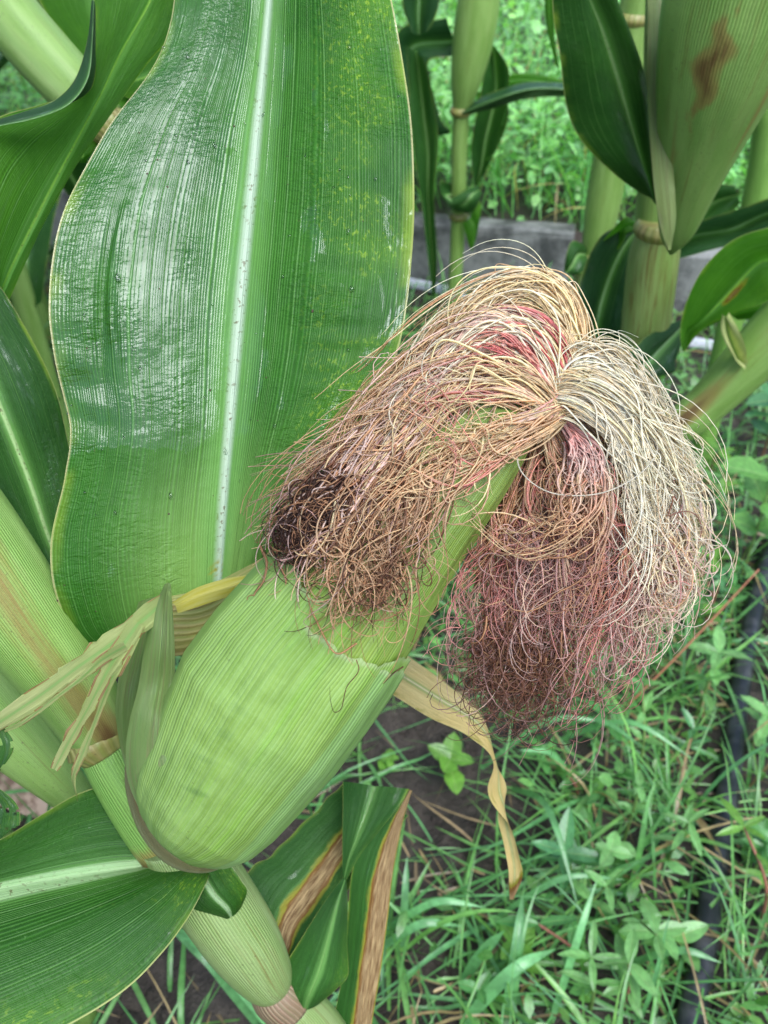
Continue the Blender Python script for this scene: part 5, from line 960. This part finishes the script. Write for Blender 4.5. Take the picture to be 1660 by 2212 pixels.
named = [((1230, 1920), .06, 3, .034, .012, BG_, 'narrow-leaved weed with a yellow bud in the middle of the lower right grass'), ((1500, 1560), .09, 4, .030, .012, LGt, 'leafy weed with upright narrow leaves left of the drip hose'), ((1620, 1620), .08, 4, .032, .013, LGt, 'leafy weed overhanging the drip hose at the right margin'),
         ((1600, 1860), .07, 3, .030, .012, MG, 'dark leafy weed on the right of the drip hose, low in the picture'), ((1480, 2080), .05, 3, .028, .014, LGt, 'weed beside the bottom end of the drip hose'), ((1120, 2100), .04, 3, .022, .014, YG, 'small yellowish weed at the bottom below the dry leaf tip')]
for i, ((u, v), H, npair, LL, LW, c_, lab) in enumerate(named):
    weed(G(u, v), H, (rng.normal(0, .015), rng.normal(0, .015)), npair, LL, LW, c_, lab, seed=220+i)
cnt = 0
ORD = ['first', 'second', 'third', 'fourth', 'fifth', 'sixth', 'seventh', 'eighth', 'ninth', 'tenth']
LOOK = {LGt: 'light green', MG: 'mid green', BG_: 'bluish green', YG: 'yellow-green'}
zones = [((1120, 1660), (1620, 2200), 28, (('just below the hanging silk', 1760), ('level with the dry leaf tip', 1950), ('along the bottom edge', 2300)), 'weeds in the grass at the lower right'),
         ((1400, 1660), (900, 1400), 22, (('level with the cream silk', 1080), ('level with the mauve silk', 1250), ('below the red-brown twig', 1500)), 'weeds behind the silk on the right')]
for (ua, ub), (va, vb), n, bands, grp in zones:
    found = []
    for i in range(n):
        u = random.uniform(ua, ub); v = random.uniform(va, vb); gx = G(u, v)
        if bare(gx[0], gx[1]) > .3 or abs(gx[0]-np.interp(gx[1], HOSE[:, 1], HOSE[:, 0])) < .018: continue
        gx[2] = gz(gx[0], gx[1]); cnt += 1; cl_ = random.choice([LGt, MG, BG_, LGt, YG])
        o = weed(gx, random.uniform(.025, .09), (rng.normal(0, .02), rng.normal(0, .02)), random.randint(2, 4), random.uniform(.014, .032), random.uniform(.006, .011), cl_, 'leafy weed', grp, seed=300+cnt, top=random.choice([2, 2, 3, 4]))
        found.append((next(b for b, lim in bands if v < lim), u, LOOK[cl_], o))
    for b, _ in bands:
        for q, f in enumerate(sorted([f for f in found if f[0] == b], key=lambda f: f[1])):
            f[3]['label'] = f[2]+' leafy weed '+b+', '+(ORD[q] if q < 10 else 'last')+' from the left there'
# red-brown bare stem slanting across the grass
k = K('red_stem'); M['redstem'] = k.finish((.34, .13, .07), .5)
tag(tube('twig', [CAM+ray(1350, 1530)*((.02-CH)/ray(1350, 1530)[2]), CAM+ray(1480, 1400)*((.09-CH)/ray(1480, 1400)[2]), CAM+ray(1640, 1230)*((.16-CH)/ray(1640, 1230)[2])], [.0011, .0010, .0007], M['redstem'], None, nr=20, ns=8), 'red-brown bare stem slanting up to the right across the grass', 'twig')

def leaflets(name, x, y, z, Lr, col, mat='weed'):
    n = len(x); L = rng.uniform(*Lr, n); W = L*rng.uniform(.3, .6, n); az = rng.uniform(0, 2*np.pi, n); el = rng.normal(.3, .5, n)
    t = np.array([0, .35, .75, 1.0]); wv = np.array([.1, 1, .75, .02])
    D = np.stack([np.cos(az)*np.cos(el), np.sin(az)*np.cos(el), np.sin(el)], -1); S_ = np.stack([-np.sin(az), np.cos(az), rng.normal(0, .4, n)], -1)
    c = np.stack([x, y, z], -1)[:, None]+D[:, None]*(t[None]*L[:, None])[..., None]; c[..., 2] -= .15*L[:, None]*t**2*2
    V = np.stack([c-S_[:, None]*(wv*W[:, None]/2)[..., None], c+S_[:, None]*(wv*W[:, None]/2)[..., None]], 2)
    F = (gridF(4, 2)[None]+(np.arange(n)*8)[:, None, None]).reshape(-1, 4); uv = np.tile(np.array([[0, a] if b == 0 else [1, a] for a in t for b in (0, 1)]), (n, 1))
    return mesh(name, V.reshape(-1, 3), F, M[mat], None, uv=uv, col=np.repeat(col, 8, 0))
def lcol(n):
    c = np.stack([np.array([.12, .34, .06]), np.array([.20, .42, .08]), np.array([.07, .24, .07]), np.array([.16, .38, .14])]); w1 = rng.dirichlet((1, 1, .8, .6), n); return (w1 @ c)*rng.uniform(.7, 1.3, (n, 1))
n = 85000; y = 1.35+rng.random(n)**1.4*7; x = rng.uniform(-.55, .62, n)*(y+.3); kk_ = side(x, y) > .05; x, y = x[kk_], y[kk_]
hh = (.10+.10*(np.sin(x*5+y*3)*np.sin(y*4-x*2)+1))*(1+.12*(y-1.4)); z = gz(x, y)+rng.random(len(x))**.7*hh
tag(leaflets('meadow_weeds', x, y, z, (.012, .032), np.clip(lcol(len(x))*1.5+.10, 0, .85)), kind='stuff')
n = 16000; y = 1.35+rng.random(n)**1.3*6; x = rng.uniform(-.55, .62, n)*(y+.3); kk_ = side(x, y) > .05; x, y = x[kk_], y[kk_]; n = len(x)
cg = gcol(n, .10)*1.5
tag(blades('grass', np.stack([x, y, gz(x, y)], -1), rng.uniform(0, 6.3, n), rng.uniform(.12, .34, n), rng.uniform(.002, .005, n), rng.uniform(.8, 1.5, n), rng.uniform(.1, .7, n), cg, nseg=5), kind='stuff')
# low ground cover between the grass in the near field
n = 9000; x = rng.uniform(-.6, .9, n); y = rng.uniform(-.05, 1.6, n); kk_ = (side(x, y) < -.02) & (np.abs(x-np.interp(y, HOSE[:, 1], HOSE[:, 0])) > .018) & (rng.random(n) > bare(x, y)*1.15) & (rng.random(n) < .35+.65*(np.sin(x*13+2)*np.sin(y*11+1) > -.1)*(x > .02)); x, y = x[kk_], y[kk_]
tag(leaflets('ground_cover', x, y, gz(x, y)+rng.uniform(.002, .05, len(x)), (.008, .022), lcol(len(x))*1.0), kind='stuff')
# straw and dead blades, soil clods
n = 480; x = rng.uniform(-.3, .7, n); y = rng.uniform(0, .9, n)
tag(blades('straw', np.stack([x, y, gz(x, y)+.004], -1), rng.uniform(0, 6.3, n), rng.uniform(.02, .09, n), rng.uniform(.001, .0035, n), rng.uniform(0, .35, n), rng.uniform(0, .4, n), np.array([.34, .24, .13])*rng.uniform(.4, 1.3, (n, 1)), nseg=5), kind='stuff')
def clods():
    n = 1500; x = rng.uniform(-.4, .7, n); y = rng.uniform(-.05, 1.0, n); r = rng.uniform(.0015, .008, n)**1.0
    th = np.arange(6)*np.pi/3; ring = np.stack([np.cos(th), np.sin(th)], -1); V = []; 
    base_ = np.vstack([[0, 0, 1], *[[a*.8, b*.8, .6] for a, b in ring], *[[a, b, -.1] for a, b in ring]]); nv = 13
    F = [[0, 1+j, 1+(j+1) % 6] for j in range(6)]+[[1+j, 7+j, 7+(j+1) % 6] for j in range(6)]+[[1+j, 7+(j+1) % 6, 1+(j+1) % 6] for j in range(6)]
    V = (base_[None]*r[:, None, None]*rng.uniform(.6, 1.4, (n, nv, 1)))+np.stack([x, y, gz(x, y)], -1)[:, None]
    FF = (np.array(F)[None]+(np.arange(n)*nv)[:, None, None]).reshape(-1, 3)
    return mesh('soil_clods', V.reshape(-1, 3), FF, M['soil'], smooth=False)
tag(clods(), kind='stuff')
